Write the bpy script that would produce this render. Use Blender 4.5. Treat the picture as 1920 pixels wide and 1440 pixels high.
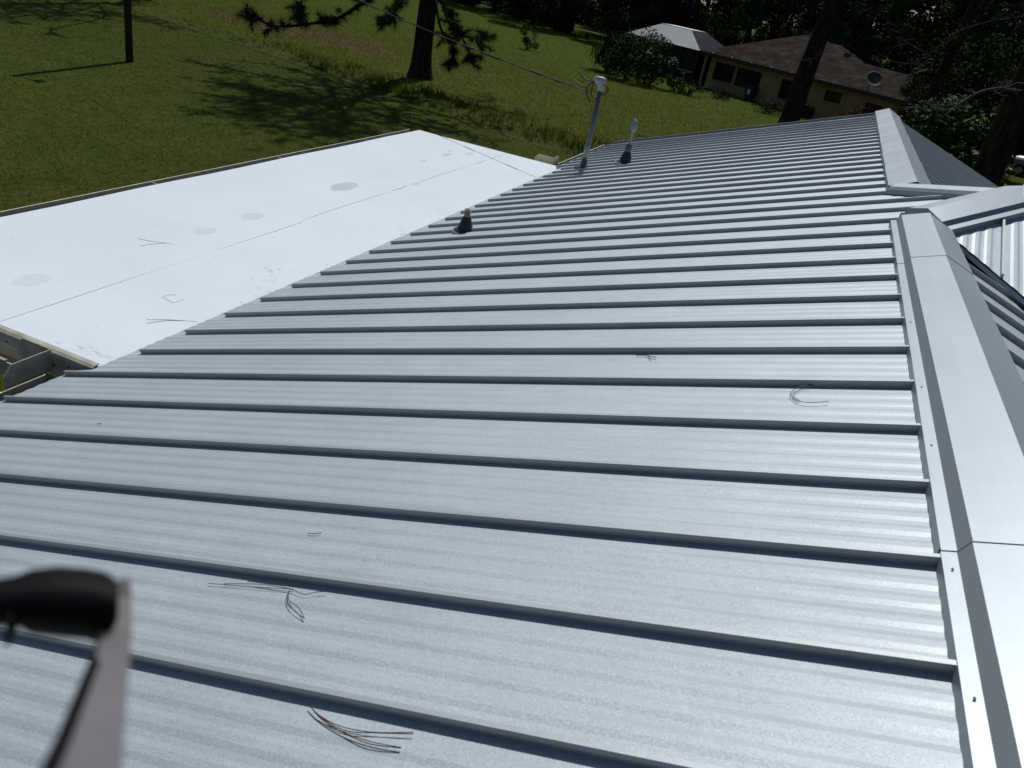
import bpy, math, random
import numpy as np
from mathutils import Vector, Matrix
R = math.radians
for o in list(bpy.data.objects): bpy.data.objects.remove(o)
scene = bpy.context.scene
COL = scene.collection

# ------------------------------------------------------------------ camera
CAMZ = 5.3                                   # height of the lens above the ground
FPX, YAW, PITCH, ROLL = 1491.6, R(-16.98), R(27.25), R(11.65)
def cam_axes():
    cy, sy, cp, sp = math.cos(YAW), math.sin(YAW), math.cos(PITCH), math.sin(PITCH)
    fwd = Vector((sy*cp, cy*cp, -sp)); r0 = Vector((cy, -sy, 0)); u0 = r0.cross(fwd)
    c, s = math.cos(ROLL), math.sin(ROLL)
    return c*r0 + s*u0, c*u0 - s*r0, fwd
CR, CU, CF = cam_axes()
cd = bpy.data.cameras.new('camera'); cam = bpy.data.objects.new('camera', cd); COL.objects.link(cam)
cam.matrix_world = Matrix(((CR.x, CU.x, -CF.x, 0), (CR.y, CU.y, -CF.y, 0), (CR.z, CU.z, -CF.z, CAMZ), (0, 0, 0, 1)))
cd.sensor_width = 36; cd.sensor_fit = 'HORIZONTAL'; cd.lens = FPX/1920*36
cd.clip_start = 0.01; cd.clip_end = 2000
cd.dof.use_dof = True; cd.dof.focus_distance = 6.0; cd.dof.aperture_fstop = 7.5
scene.camera = cam

# ------------------------------------------------------------------ light
SUN_EL = R(56); SUN_H = Vector((-0.217, 0.976, 0)).normalized()
SUN = Vector((SUN_H.x*math.cos(SUN_EL), SUN_H.y*math.cos(SUN_EL), math.sin(SUN_EL)))
w = bpy.data.worlds.new('World'); scene.world = w; w.use_nodes = True
nt = w.node_tree; bg = nt.nodes['Background']
sky = nt.nodes.new('ShaderNodeTexSky'); sky.sky_type = 'NISHITA'; sky.sun_disc = False
sky.sun_elevation = SUN_EL; sky.sun_rotation = math.atan2(SUN_H.x, SUN_H.y)
nt.links.new(sky.outputs[0], bg.inputs[0]); bg.inputs[1].default_value = 0.055
sl = bpy.data.lights.new('sun', 'SUN'); sl.energy = 3.6; sl.angle = R(0.53); sl.color = (1, 0.985, 0.955)
so = bpy.data.objects.new('sun', sl); COL.objects.link(so); so.location = (0, 30, 60)
so.rotation_euler = SUN.to_track_quat('Z', 'Y').to_euler()
vs = scene.view_settings; vs.view_transform = 'Standard'; vs.look = 'None'; vs.gamma = 1; vs.exposure = -0.24
vs.use_curve_mapping = False

# ------------------------------------------------------------------ pixel helpers (photo pixel -> direction)
def ray(x, y): return (CF*FPX + CR*(x-960) - CU*(y-720)).normalized()
def on_plane(x, y, n, c):
    d = ray(x, y); n = Vector(n); o = Vector((0, 0, CAMZ))
    return o + d*((c - n.dot(o))/n.dot(d))
def on_ground(x, y, z=0.0): return on_plane(x, y, (0, 0, 1), z)
def at_depth(x, y, Y): return on_plane(x, y, (0, 1, 0), Y)

# ------------------------------------------------------------------ materials
def new_mat(name):
    m = bpy.data.materials.new(name); m.use_nodes = True
    t = m.node_tree; return m, t, t.nodes['Principled BSDF']
def N(t, typ, **kw):
    n = t.nodes.new(typ)
    for k, v in kw.items():
        if isinstance(k, str) and k.startswith('i_'): n.inputs[k[2:].replace('_', ' ')].default_value = v
        else: setattr(n, k, v)
    return n
def ramp(t, src, stops):
    r = t.nodes.new('ShaderNodeValToRGB'); e = r.color_ramp.elements
    while len(e) < len(stops): e.new(0.5)
    for k, (p, c) in enumerate(stops):
        e[k].position = p; e[k].color = (c[0], c[1], c[2], 1) if not isinstance(c, (int, float)) else (c, c, c, 1)
    t.links.new(src, r.inputs[0]); return r
def coord(t, scale=(1, 1, 1)):
    g = N(t, 'ShaderNodeNewGeometry'); mp = N(t, 'ShaderNodeMapping'); mp.inputs['Scale'].default_value = scale
    t.links.new(g.outputs['Position'], mp.inputs['Vector']); return mp.outputs[0]
def noise(t, vec, scale, detail=4, rough=0.6):
    n = N(t, 'ShaderNodeTexNoise'); n.inputs['Scale'].default_value = scale; n.inputs['Detail'].default_value = detail
    n.inputs['Roughness'].default_value = rough; t.links.new(vec, n.inputs['Vector']); return n.outputs['Fac']
def mixc(t, fac, a, b, mode='MIX'):
    m = N(t, 'ShaderNodeMix', data_type='RGBA', blend_type=mode)
    for sock, v in ((m.inputs[0], fac), (m.inputs[6], a), (m.inputs[7], b)):
        if hasattr(v, 'default_value') or hasattr(v, 'links'): t.links.new(v, sock)
        else: sock.default_value = v if isinstance(v, (int, float)) else (v[0], v[1], v[2], 1)
    return m.outputs[2]
def bump(t, b, h, strength, dist):
    n = N(t, 'ShaderNodeBump'); n.inputs['Strength'].default_value = strength; n.inputs['Distance'].default_value = dist
    t.links.new(h, n.inputs['Height']); t.links.new(n.outputs[0], b.inputs['Normal'])
def simple(name, col, rough=0.6, metal=0.0, var=0.25, scale=6.0, bmp=0.0, spec=0.5):
    m, t, b = new_mat(name); v = coord(t)
    f = noise(t, v, scale)
    r = ramp(t, f, [(0.3, [c*(1-var) for c in col]), (0.7, [c*(1+var*0.6) for c in col])])
    t.links.new(r.outputs[0], b.inputs['Base Color'])
    b.inputs['Roughness'].default_value = rough; b.inputs['Metallic'].default_value = metal
    b.inputs['Specular IOR Level'].default_value = spec
    if bmp: bump(t, b, f, 0.6, bmp)
    return m

def metal_mat(name, base, rough, streak_axis, coat=0.0, spangle=1.0, metal=0.58):
    """galvalume sheet: fine spangle, faint length-wise streaks and dusty patches"""
    m, t, b = new_mat(name); v = coord(t)
    vor = N(t, 'ShaderNodeTexVoronoi'); vor.inputs['Scale'].default_value = 380; t.links.new(v, vor.inputs['Vector'])
    sc = [14, 14, 14]; sc[streak_axis] = 0.5
    st = noise(t, coord(t, sc), 1.0, 3, 0.5)
    pt = noise(t, v, 1.3, 5, 0.6)
    fine = noise(t, v, 420, 2, 0.6)
    c1 = ramp(t, st, [(0.3, [c*0.955 for c in base]), (0.75, [min(1, c*1.03) for c in base])]).outputs[0]
    sp = ramp(t, vor.outputs['Color'], [(0.0, 1-0.30*spangle), (1.0, 1.0)]).outputs[0]
    c2 = mixc(t, 0.8, c1, sp, 'MULTIPLY')
    dirt = ramp(t, pt, [(0.35, 0.90), (0.7, 1.0)]).outputs[0]
    c3 = mixc(t, 0.8, c2, dirt, 'MULTIPLY')
    t.links.new(c3, b.inputs['Base Color'])
    b.inputs['Metallic'].default_value = metal; b.inputs['Coat Weight'].default_value = coat; b.inputs['Coat Roughness'].default_value = 0.36
    rr = N(t, 'ShaderNodeMapRange'); rr.inputs[3].default_value = rough-0.05; rr.inputs[4].default_value = rough+0.08
    t.links.new(fine, rr.inputs[0]); t.links.new(rr.outputs[0], b.inputs['Roughness'])
    # the spangle tilts the surface a little from grain to grain
    sub = N(t, 'ShaderNodeVectorMath', operation='SUBTRACT'); t.links.new(vor.outputs['Color'], sub.inputs[0]); sub.inputs[1].default_value = (.5, .5, .5)
    scl = N(t, 'ShaderNodeVectorMath', operation='SCALE'); t.links.new(sub.outputs[0], scl.inputs[0]); scl.inputs['Scale'].default_value = 0.12*spangle
    g = N(t, 'ShaderNodeNewGeometry'); add = N(t, 'ShaderNodeVectorMath', operation='ADD')
    t.links.new(g.outputs['Normal'], add.inputs[0]); t.links.new(scl.outputs[0], add.inputs[1])
    nm = N(t, 'ShaderNodeVectorMath', operation='NORMALIZE'); t.links.new(add.outputs[0], nm.inputs[0])
    wave = noise(t, v, 2.2, 2, 0.5)
    bp = N(t, 'ShaderNodeBump'); bp.inputs['Strength'].default_value = 0.22; bp.inputs['Distance'].default_value = 0.012
    t.links.new(wave, bp.inputs['Height']); t.links.new(nm.outputs[0], bp.inputs['Normal']); t.links.new(bp.outputs[0], b.inputs['Normal'])
    return m
M = {}
M['metal'] = metal_mat('galvalume_panel', (0.54, 0.605, 0.655), 0.68, 0, 0.5, 1.0, 0.5)
M['metal_cap'] = metal_mat('galvalume_trim', (0.385, 0.435, 0.475), 0.50, 1, 0.6, 0.25)
M['seam'] = metal_mat('galvalume_seam', (0.46, 0.49, 0.51), 0.55, 0, 0.2, 0.5)
M['dark_metal'] = simple('dark_closure', (0.05, 0.055, 0.06), 0.6, 0.2)
M['gutter_in'] = simple('gutter_brown', (0.013, 0.009, 0.008), 0.9, 0, 0.5, 9)
M['beige'] = simple('beige_aluminium', (0.74, 0.67, 0.50), 0.5, 0, 0.12, 8)
M['beige_dull'] = simple('weathered_aluminium', (0.46, 0.44, 0.37), 0.5, 0.0, 0.35, 9)
M['wall_near'] = simple('cream_stucco', (0.55, 0.50, 0.40), 0.9, 0, 0.12, 12, 0.004)
M['black_rubber'] = simple('black_rubber', (0.018, 0.02, 0.022), 0.55, 0, 0.4, 20)
M['pipe'] = simple('galvanised_pipe', (0.13, 0.14, 0.16), 0.5, 0.4, 0.3, 25)
M['pvc'] = simple('pale_pipe', (0.30, 0.32, 0.345), 0.5, 0, 0.15, 20)
M['old_pipe'] = simple('weathered_pipe', (0.32, 0.31, 0.27), 0.7, 0, 0.6, 40)
M['sealant'] = simple('grey_sealant', (0.45, 0.46, 0.47), 0.6, 0, 0.3, 40)
M['wire'] = simple('black_cable', (0.012, 0.012, 0.013), 0.5, 0, 0.3, 15)
M['screw'] = simple('screw_head', (0.12, 0.12, 0.12), 0.5, 0.5, 0.3, 30)
M['needle'] = simple('brown_needle', (0.10, 0.045, 0.02), 0.5, 0, 0.4, 30)
M['needle_dark'] = simple('dark_needle', (0.05, 0.035, 0.025), 0.55, 0, 0.4, 30)
M['pole_wood'] = simple('treated_pole', (0.035, 0.028, 0.022), 0.9, 0, 0.4, 14, 0.01)
M['bark_pine'] = simple('pine_bark', (0.052, 0.042, 0.036), 0.95, 0, 0.65, 7, 0.06)
def bark():
    m, t, b = new_mat('pine_bark'); f = noise(t, coord(t, (7, 7, 1.6)), 1.0, 5, 0.7); f2 = noise(t, coord(t, (16, 16, 5)), 1.0, 3, 0.6)
    c = ramp(t, f, [(0.32, (0.012, 0.009, 0.007)), (0.5, (0.042, 0.031, 0.024)), (0.72, (0.085, 0.066, 0.052))]).outputs[0]
    c = mixc(t, 0.6, c, ramp(t, f2, [(0.3, 0.45), (0.7, 1.0)]).outputs[0], 'MULTIPLY'); t.links.new(c, b.inputs['Base Color'])
    b.inputs['Roughness'].default_value = 1.0; b.inputs['Specular IOR Level'].default_value = 0.03; bump(t, b, f, 1.0, 0.12); return m
M['bark_pine'] = bark()
M['bark_dead'] = simple('grey_deadwood', (0.085, 0.077, 0.068), 0.9, 0, 0.4, 9, 0.01)
M['tan_wall'] = simple('tan_stucco', (0.33, 0.235, 0.115), 0.9, 0, 0.3, 1.2, 0.004)
M['trim_dark'] = simple('dark_fascia', (0.03, 0.024, 0.02), 0.7, 0, 0.3, 4)
M['glass_dark'] = simple('dark_glass', (0.008, 0.012, 0.012), 0.12, 0, 0.3, 3)
M['screen'] = simple('insect_screen', (0.012, 0.012, 0.012), 0.85, 0, 0.5, 3)
M['porch_roof'] = simple('porch_roof_sheet', (0.42, 0.45, 0.45), 0.55, 0.0, 0.12, 2)
M['porch_roof_dark'] = simple('porch_roof_shaded', (0.05, 0.05, 0.06), 0.9, 0.0, 0.2, 2, 0.0, 0.02)  # right and back roof sides: their shade is put into a darker colour
M['porch_top'] = simple('porch_roof_white', (0.8, 0.8, 0.78), 0.5, 0.0, 0.05, 2)
M['dish'] = simple('dish_grey', (0.05, 0.05, 0.05), 0.7, 0.0, 0.2, 5)
M['bin_blue'] = simple('bin_plastic', (0.012, 0.02, 0.06), 0.5, 0, 0.3, 5)
M['white_paint'] = simple('white_paint', (0.72, 0.72, 0.72), 0.5, 0, 0.1, 5)
M['concrete'] = simple('driveway_concrete', (0.30, 0.27, 0.23), 0.9, 0, 0.3, 1.5, 0.01)
M['car_paint'] = simple('silver_paint', (0.50, 0.51, 0.53), 0.28, 0.35, 0.05, 2)
M['tyre'] = simple('tyre_rubber', (0.012, 0.012, 0.012), 0.8, 0, 0.3, 10)
M['rim'] = simple('alloy_rim', (0.45, 0.45, 0.46), 0.35, 0.8, 0.1, 10)
M['lamp_clear'] = simple('headlamp_plastic', (0.6, 0.6, 0.6), 0.1, 0, 0.1, 5)
M['dark_plastic'] = simple('black_plastic', (0.003, 0.003, 0.004), 0.6, 0, 0.3, 30, 0.0, 0.12)
M['grey_bar'] = simple('grey_coated_bar', (0.17, 0.165, 0.17), 0.5, 0.1, 0.12, 40)

def shingles():
    m, t, b = new_mat('brown_shingles'); v = coord(t)
    f = noise(t, v, 1.1, 6, 0.75); f2 = noise(t, v, 9, 3, 0.7)
    c = ramp(t, f, [(0.3, (0.016, 0.013, 0.0115)), (0.5, (0.036, 0.029, 0.026)), (0.72, (0.085, 0.070, 0.062))]).outputs[0]
    c = mixc(t, 0.7, c, ramp(t, f2, [(0.3, 0.55), (0.7, 1.0)]).outputs[0], 'MULTIPLY')
    t.links.new(c, b.inputs['Base Color']); b.inputs['Roughness'].default_value = 1.0; b.inputs['Specular IOR Level'].default_value = 0.02; bump(t, b, f2, 0.5, 0.03); return m
M['shingle'] = shingles()

def white_roof():
    """white coated sheet with its own stains: ponding spots and scuffed, peeling streaks near the eave"""
    m, t, b = new_mat('white_coating'); v = coord(t)
    base = ramp(t, noise(t, v, 0.9, 5, 0.6), [(0.3, (0.70, 0.775, 0.835)), (0.7, (0.755, 0.83, 0.885))]).outputs[0]
    wob = noise(t, v, 7, 3, 0.6)
    col = base
    for (x, y, rx, ry, a) in ((-5.20, 8.43, .125, .28, .62), (-5.13, 6.62, .10, .17, .30), (-5.11, 5.9, .09, .13, .25), (-5.14, 4.07, .11, .15, .22), (-5.28, 11.44, .05, .16, .55), (-5.27, 10.65, .04, .10, .5), (-5.10, 11.9, .04, .14, .5), (-5.38, 11.75, .03, .08, .6), (-4.72, 9.4, .04, .10, .4)):
        sx = N(t, 'ShaderNodeSeparateXYZ'); t.links.new(v, sx.inputs[0])
        def m2(op, a_, b_=0.0):
            q = N(t, 'ShaderNodeMath', operation=op)
            for k, z in enumerate((a_, b_)):
                if isinstance(z, (int, float)): q.inputs[k].default_value = z
                else: t.links.new(z, q.inputs[k])
            return q.outputs[0]
        dx = m2('MULTIPLY', m2('SUBTRACT', sx.outputs[0], x), 1/rx); dy = m2('MULTIPLY', m2('SUBTRACT', sx.outputs[1], y), 1/ry)
        r2 = m2('ADD', m2('MULTIPLY', dx, dx), m2('MULTIPLY', dy, dy))
        r2 = m2('ADD', r2, m2('MULTIPLY', m2('SUBTRACT', wob, 0.5), 1.6))
        f = ramp(t, r2, [(0.80, a), (1.0, 0.0)]).outputs[0]
        col = mixc(t, f, col, (0.44, 0.45, 0.45))
    # peeling streaks: thin marks across the slope, only in the strip beside the metal eave
    sep = N(t, 'ShaderNodeSeparateXYZ'); t.links.new(v, sep.inputs[0])
    mr = N(t, 'ShaderNodeMapRange'); t.links.new(sep.outputs[0], mr.inputs[0]); mr.inputs[1].default_value = -4.75; mr.inputs[2].default_value = -4.2
    s = noise(t, coord(t, (9, 26, 4)), 1.0, 5, 0.8)
    pm_ = N(t, 'ShaderNodeMapRange'); t.links.new(noise(t, v, 1.1, 3, 0.6), pm_.inputs[0]); pm_.inputs[1].default_value = 0.40; pm_.inputs[2].default_value = 0.60
    m0 = N(t, 'ShaderNodeMath', operation='MULTIPLY'); t.links.new(pm_.outputs[0], m0.inputs[0]); t.links.new(mr.outputs[0], m0.inputs[1])
    mm = N(t, 'ShaderNodeMath', operation='MULTIPLY'); t.links.new(s, mm.inputs[0]); t.links.new(m0.outputs[0], mm.inputs[1])
    col = mixc(t, ramp(t, mm.outputs[0], [(0.555, 0.0), (0.60, 0.7)]).outputs[0], col, (0.45, 0.46, 0.48))
    # fine grit
    g = noise(t, v, 24, 2, 0.5)
    col = mixc(t, ramp(t, g, [(0.735, 0.0), (0.76, 0.5)]).outputs[0], col, (0.40, 0.40, 0.40))
    t.links.new(col, b.inputs['Base Color']); b.inputs['Roughness'].default_value = 0.42
    bump(t, b, noise(t, v, 1.6, 3, 0.5), 0.25, 0.02); return m
M['white_roof'] = white_roof()

def foliage(name, dark, light, rough=0.8, spec=0.04, trans=0.0):
    m, t, b = new_mat(name); g = N(t, 'ShaderNodeNewGeometry')
    r = ramp(t, g.outputs['Random Per Island'], [(0.0, dark), (0.75, light), (1.0, [c*1.35 for c in light])])
    c = mixc(t, 0.6, r.outputs[0], ramp(t, noise(t, coord(t), 0.8, 3), [(0.3, 0.5), (0.7, 1.0)]).outputs[0], 'MULTIPLY')
    t.links.new(c, b.inputs['Base Color']); b.inputs['Roughness'].default_value = rough; b.inputs['Specular IOR Level'].default_value = spec
    return m
M['leaf_dark'] = foliage('leaf_dark', (0.012, 0.022, 0.009), (0.038, 0.060, 0.022))
M['leaf_mid'] = foliage('leaf_mid', (0.022, 0.040, 0.012), (0.075, 0.125, 0.030))
M['leaf_gloss'] = foliage('leaf_glossy', (0.014, 0.03, 0.010), (0.05, 0.11, 0.016), 0.6, 0.10)
M['leaf_red'] = foliage('leaf_red', (0.07, 0.02, 0.008), (0.14, 0.05, 0.02))
M['pine_green'] = foliage('pine_needles', (0.014, 0.024, 0.014), (0.050, 0.074, 0.038), 0.8, 0.05)

def ground_mats():
    m, t, b = new_mat('ground_grass'); v = coord(t)
    big = noise(t, v, 0.10, 5, 0.6); mid = noise(t, v, 0.9, 5, 0.7); fine = noise(t, v, 14, 4, 0.8)
    lawn = ramp(t, mid, [(0.3, (0.045, 0.058, 0.008)), (0.7, (0.072, 0.090, 0.012))]).outputs[0]
    dry = ramp(t, mid, [(0.35, (0.060, 0.058, 0.014)), (0.65, (0.115, 0.082, 0.034))]).outputs[0]
    # dry patch of the field has its own place: centre (-22,41)
    sub = N(t, 'ShaderNodeVectorMath', operation='SUBTRACT'); t.links.new(v, sub.inputs[0]); sub.inputs[1].default_value = (-28, 40.5, 0)
    mp = N(t, 'ShaderNodeVectorMath', operation='MULTIPLY'); t.links.new(sub.outputs[0], mp.inputs[0]); mp.inputs[1].default_value = (1/13, 1/7.5, 0)
    ln = N(t, 'ShaderNodeVectorMath', operation='LENGTH'); t.links.new(mp.outputs[0], ln.inputs[0])
    ad = N(t, 'ShaderNodeMath', operation='ADD'); t.links.new(ln.outputs['Value'], ad.inputs[0]); t.links.new(noise(t, v, 0.35, 4), ad.inputs[1])
    patch = ramp(t, ad.outputs[0], [(0.85, 1.0), (1.55, 0.0)]).outputs[0]
    col = mixc(t, patch, lawn, dry)
    col = mixc(t, 0.6, col, ramp(t, big, [(0.35, 0.75), (0.65, 1.1)]).outputs[0], 'MULTIPLY')
    col = mixc(t, 0.8, col, ramp(t, fine, [(0.3, 0.55), (0.7, 1.15)]).outputs[0], 'MULTIPLY')
    t.links.new(col, b.inputs['Base Color']); b.inputs['Roughness'].default_value = 0.95; b.inputs['Specular IOR Level'].default_value = 0.1
    bump(t, b, fine, 0.8, 0.05)
    return m
M['ground'] = ground_mats()
def blade_mat(name, a, c, dry, wet):
    m, t, b = new_mat(name); v = coord(t); g = N(t, 'ShaderNodeNewGeometry')
    r = ramp(t, g.outputs['Random Per Island'], [(0.0, a), (0.7, c), (1.0, [x*1.3 for x in c])]).outputs[0]
    big = noise(t, v, 0.22, 5, 0.65)
    r2 = mixc(t, ramp(t, big, [(0.42, 0.0), (0.66, 0.8)]).outputs[0], r, dry)
    if wet:
        sub = N(t, 'ShaderNodeVectorMath', operation='SUBTRACT'); t.links.new(v, sub.inputs[0]); sub.inputs[1].default_value = (-28, 40.5, 0)
        mp = N(t, 'ShaderNodeVectorMath', operation='MULTIPLY'); t.links.new(sub.outputs[0], mp.inputs[0]); mp.inputs[1].default_value = (1/13, 1/7.5, 0)
        ln = N(t, 'ShaderNodeVectorMath', operation='LENGTH'); t.links.new(mp.outputs[0], ln.inputs[0])
        ad = N(t, 'ShaderNodeMath', operation='ADD'); t.links.new(ln.outputs['Value'], ad.inputs[0]); t.links.new(noise(t, v, 0.35, 4), ad.inputs[1])
        r2 = mixc(t, ramp(t, ad.outputs[0], [(0.85, 0.85), (1.55, 0.0)]).outputs[0], r2, (0.20, 0.145, 0.060))
    if wet:
        sy = N(t, 'ShaderNodeSeparateXYZ'); t.links.new(v, sy.inputs[0]); ym = N(t, 'ShaderNodeMapRange'); t.links.new(sy.outputs[1], ym.inputs[0]); ym.inputs[1].default_value = 47; ym.inputs[2].default_value = 60
        r2 = mixc(t, ym.outputs[0], r2, mixc(t, big, (0.13, 0.235, 0.016), (0.21, 0.28, 0.028)))
    t.links.new(r2, b.inputs['Base Color']); b.inputs['Roughness'].default_value = 0.8; b.inputs['Specular IOR Level'].default_value = 0.05
    tl = N(t, 'ShaderNodeBsdfTranslucent'); t.links.new(r2, tl.inputs[0]); mx = N(t, 'ShaderNodeMixShader'); mx.inputs[0].default_value = 0.4
    t.links.new(b.outputs[0], mx.inputs[1]); t.links.new(tl.outputs[0], mx.inputs[2]); t.links.new(mx.outputs[0], t.nodes['Material Output'].inputs[0])
    return m
M['lawn_blade'] = blade_mat('lawn_blades', (0.054, 0.086, 0.008), (0.102, 0.150, 0.015), (0.122, 0.132, 0.020), False)
M['field_blade'] = blade_mat('field_blades', (0.085, 0.115, 0.010), (0.195, 0.235, 0.022), (0.24, 0.225, 0.036), True)
M['weed_blade'] = blade_mat('weed_blades', (0.026, 0.042, 0.008), (0.065, 0.090, 0.016), (0.075, 0.088, 0.022), False)

# ------------------------------------------------------------------ mesh helpers
class MB:
    def __init__(s): s.v = []; s.f = []
    def add(s, vs, fs):
        k = len(s.v); s.v += [tuple(v) for v in vs]; s.f += [tuple(i+k for i in f) for f in fs]; return s
    def box(s, a, b):
        x0, y0, z0 = a; x1, y1, z1 = b
        return s.add([(x0,y0,z0),(x1,y0,z0),(x1,y1,z0),(x0,y1,z0),(x0,y0,z1),(x1,y0,z1),(x1,y1,z1),(x0,y1,z1)],
                     [(0,3,2,1),(4,5,6,7),(0,1,5,4),(1,2,6,5),(2,3,7,6),(3,0,4,7)])
    def loft(s, rings, closed=True, caps=True):
        n = len(rings[0]); k = len(s.v)
        for r in rings: s.v += [tuple(p) for p in r]
        for a in range(len(rings)-1):
            for i in range(n if closed else n-1):
                j = (i+1) % n
                s.f.append((k+a*n+i, k+a*n+j, k+(a+1)*n+j, k+(a+1)*n+i))
        if caps and closed:
            s.f.append(tuple(k+i for i in reversed(range(n)))); s.f.append(tuple(k+(len(rings)-1)*n+i for i in range(n)))
        return s
    def tube(s, pts, rad, n=8, caps=True):
        pts = [Vector(p) for p in pts]; rings = []
        up = Vector((0, 0, 1)); prev = None
        for i, p in enumerate(pts):
            d = (pts[min(i+1, len(pts)-1)] - pts[max(i-1, 0)]).normalized()
            if prev is None:
                a = d.cross(up); a = a if a.length > 1e-3 else d.cross(Vector((1, 0, 0)))
            else: a = prev - d*prev.dot(d)
            a.normalize(); prev = a; b = d.cross(a)
            r = rad[i] if isinstance(rad, (list, tuple)) else rad
            rings.append([p + (a*math.cos(2*math.pi*k/n) + b*math.sin(2*math.pi*k/n))*r for k in range(n)])
        return s.loft(rings, True, caps)
    def lathe(s, prof, c=(0, 0, 0), n=20):
        rings = [[(c[0]+r*math.cos(2*math.pi*k/n), c[1]+r*math.sin(2*math.pi*k/n), c[2]+z) for k in range(n)] for r, z in prof]
        return s.loft(rings)
    def build(s, name, mat, parent=None, smooth=False, world=True):
        me = bpy.data.meshes.new(name); off = Vector((0, 0, 0))
        if parent is not None and world: off = wloc(parent)
        me.from_pydata([(v[0]-off[0], v[1]-off[1], v[2]-off[2]) for v in s.v], [], s.f); me.update()
        return link(name, me, mat, parent, smooth)
def wloc(o):
    v = Vector(o.location)
    while o.parent: o = o.parent; v = v + o.location
    return v
def link(name, me, mat, parent=None, smooth=False):
    if mat is not None: me.materials.append(M[mat] if isinstance(mat, str) else mat)
    if smooth: me.polygons.foreach_set('use_smooth', [True]*len(me.polygons))
    o = bpy.data.objects.new(name, me); COL.objects.link(o)
    if parent is not None: o.parent = parent
    return o
def mesh_np(name, V, F):
    me = bpy.data.meshes.new(name); V = np.asarray(V, np.float32); F = np.asarray(F, np.int32); k = F.shape[1]
    me.vertices.add(len(V)); me.vertices.foreach_set('co', V.ravel())
    me.loops.add(F.size); me.loops.foreach_set('vertex_index', F.ravel())
    me.polygons.add(len(F)); me.polygons.foreach_set('loop_start', np.arange(0, F.size, k, dtype=np.int32))
    me.update(calc_edges=True); return me
def empty(name, loc, label, cat, group=None):
    o = bpy.data.objects.new(name, None); COL.objects.link(o); o.location = loc; o.empty_display_size = 0.2
    return tag(o, label, cat, group)
def tag(o, label=None, cat=None, group=None, kind=None):
    if label: o['label'] = label
    if cat: o['category'] = cat
    if group: o['group'] = group
    if kind: o['kind'] = kind
    return o
def copy_tree(o, parent=None):
    c = o.copy(); COL.objects.link(c); c.parent = parent
    for ch in list(o.children): copy_tree(ch, c)
    return c

# ================================================================== ground
DITCH = [(-80, 46.5), (-34, 34.1), (-24.1, 31.8), (-15.5, 29.1), (-8.4, 27.3), (10, 24)]
def ditch_y(x): return np.interp(x, [p[0] for p in DITCH], [p[1] for p in DITCH])
def ground_z(x, y):
    d = y - ditch_y(x)
    z = 0.14*np.exp(-((d-1.6)/1.4)**2) - 0.10*np.exp(-((d+0.1)/0.4)**2)
    z = z*np.clip((60-np.abs(x))/20, 0, 1)
    return z + 0.05*np.sin(x*0.31+y*0.17)*np.clip((y-32)/10, 0, 1)*np.clip((90-y)/20, 0, 1)
def grid(xs, ys):
    X, Y = np.meshgrid(xs, ys); V = np.stack([X, Y, ground_z(X, Y)], -1).reshape(-1, 3)
    nx, ny = len(xs), len(ys); i = np.arange(nx*ny).reshape(ny, nx)
    F = np.stack([i[:-1, :-1], i[:-1, 1:], i[1:, 1:], i[1:, :-1]], -1).reshape(-1, 4); return V, F
xs = np.concatenate([np.linspace(-600, -70, 12), np.arange(-60, 15, 0.6), np.linspace(20, 600, 14)])
ys = np.concatenate([np.linspace(-300, 10, 12), np.arange(14, 60, 0.4), np.linspace(64, 100, 12), np.linspace(140, 700, 10)])
me = mesh_np('ground', *grid(xs, ys)); g = link('ground', me, 'ground', smooth=True); tag(g, kind='structure')

# driveway by the neighbour's car
db = MB(); dA, dB = Vector((3.0, 58.6, 0.02)), Vector((24.0, 51.5, 0.02)); dn = Vector((0.32, 0.95, 0))*1.5
db.add([dA-dn, dB-dn, dB+dn, dA+dn, dA-dn+Vector((0,0,.05)), dB-dn+Vector((0,0,.05)), dB+dn+Vector((0,0,.05)), dA+dn+Vector((0,0,.05))],
       [(0,3,2,1),(4,5,6,7),(0,1,5,4),(1,2,6,5),(2,3,7,6),(3,0,4,7)])
tag(db.build('driveway', 'concrete'), kind='structure')

# ================================================================== near house with the metal roof
P = 0.3548; ZA0 = CAMZ - 1.3416; XAP = 0.83; ZAP = ZA0 + P*XAP
Y0, PIT = 2.7827, 0.406
YN, YF = Y0 - 10*PIT, 16.05                          # near and far end of the roof
XE, XE2, XEB = -3.834, -3.629, 2*XAP + 3.834
WY0, WY1 = 6.35, 7.60; WYM = (WY0+WY1)/2; WXA = XAP + (WY1-WY0)/2; WZ = ZAP + P*(WY1-WY0)/2   # crossing wing
NA = Vector((-P, 0, 1)).normalized(); NB = Vector((P, 0, 1)).normalized(); NW = Vector((0, -P, 1)).normalized()
zA = lambda x: ZA0 + P*x
zB = lambda x: ZAP - P*(x-XAP)
zW = lambda y: WZ - P*(WYM-y)
zWf = lambda y: WZ - P*(y-WYM)
def roofz(x, y): return max(min(zA(x), zB(x)), min(zA(x), zW(y), zWf(y)))
house = empty('house', (-1, 6, 0), 'house with the silver standing seam metal roof filling the foreground', 'house')

# a panel's cross section: four shallow pencil ribs between the seams  (u across 0..PIT, h)
def section():
    pts = [(0.004, 0.0)]
    for c in (0.085, 0.163, 0.243, 0.321):
        pts += [(c-0.030, 0.0), (c-0.011, 0.0032), (c+0.011, 0.0032), (c+0.030, 0.0)]
    return pts + [(PIT-0.004, 0.0)]
SEC = section()
def seam_sec():      # folded seam: thin web, thicker folded head that overhangs the near side
    return [(-0.005, -0.004), (-0.005, 0.015), (-0.010, 0.0165), (-0.010, 0.031), (0.006, 0.031), (0.006, -0.004)]
rng = random.Random(4)

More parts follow.
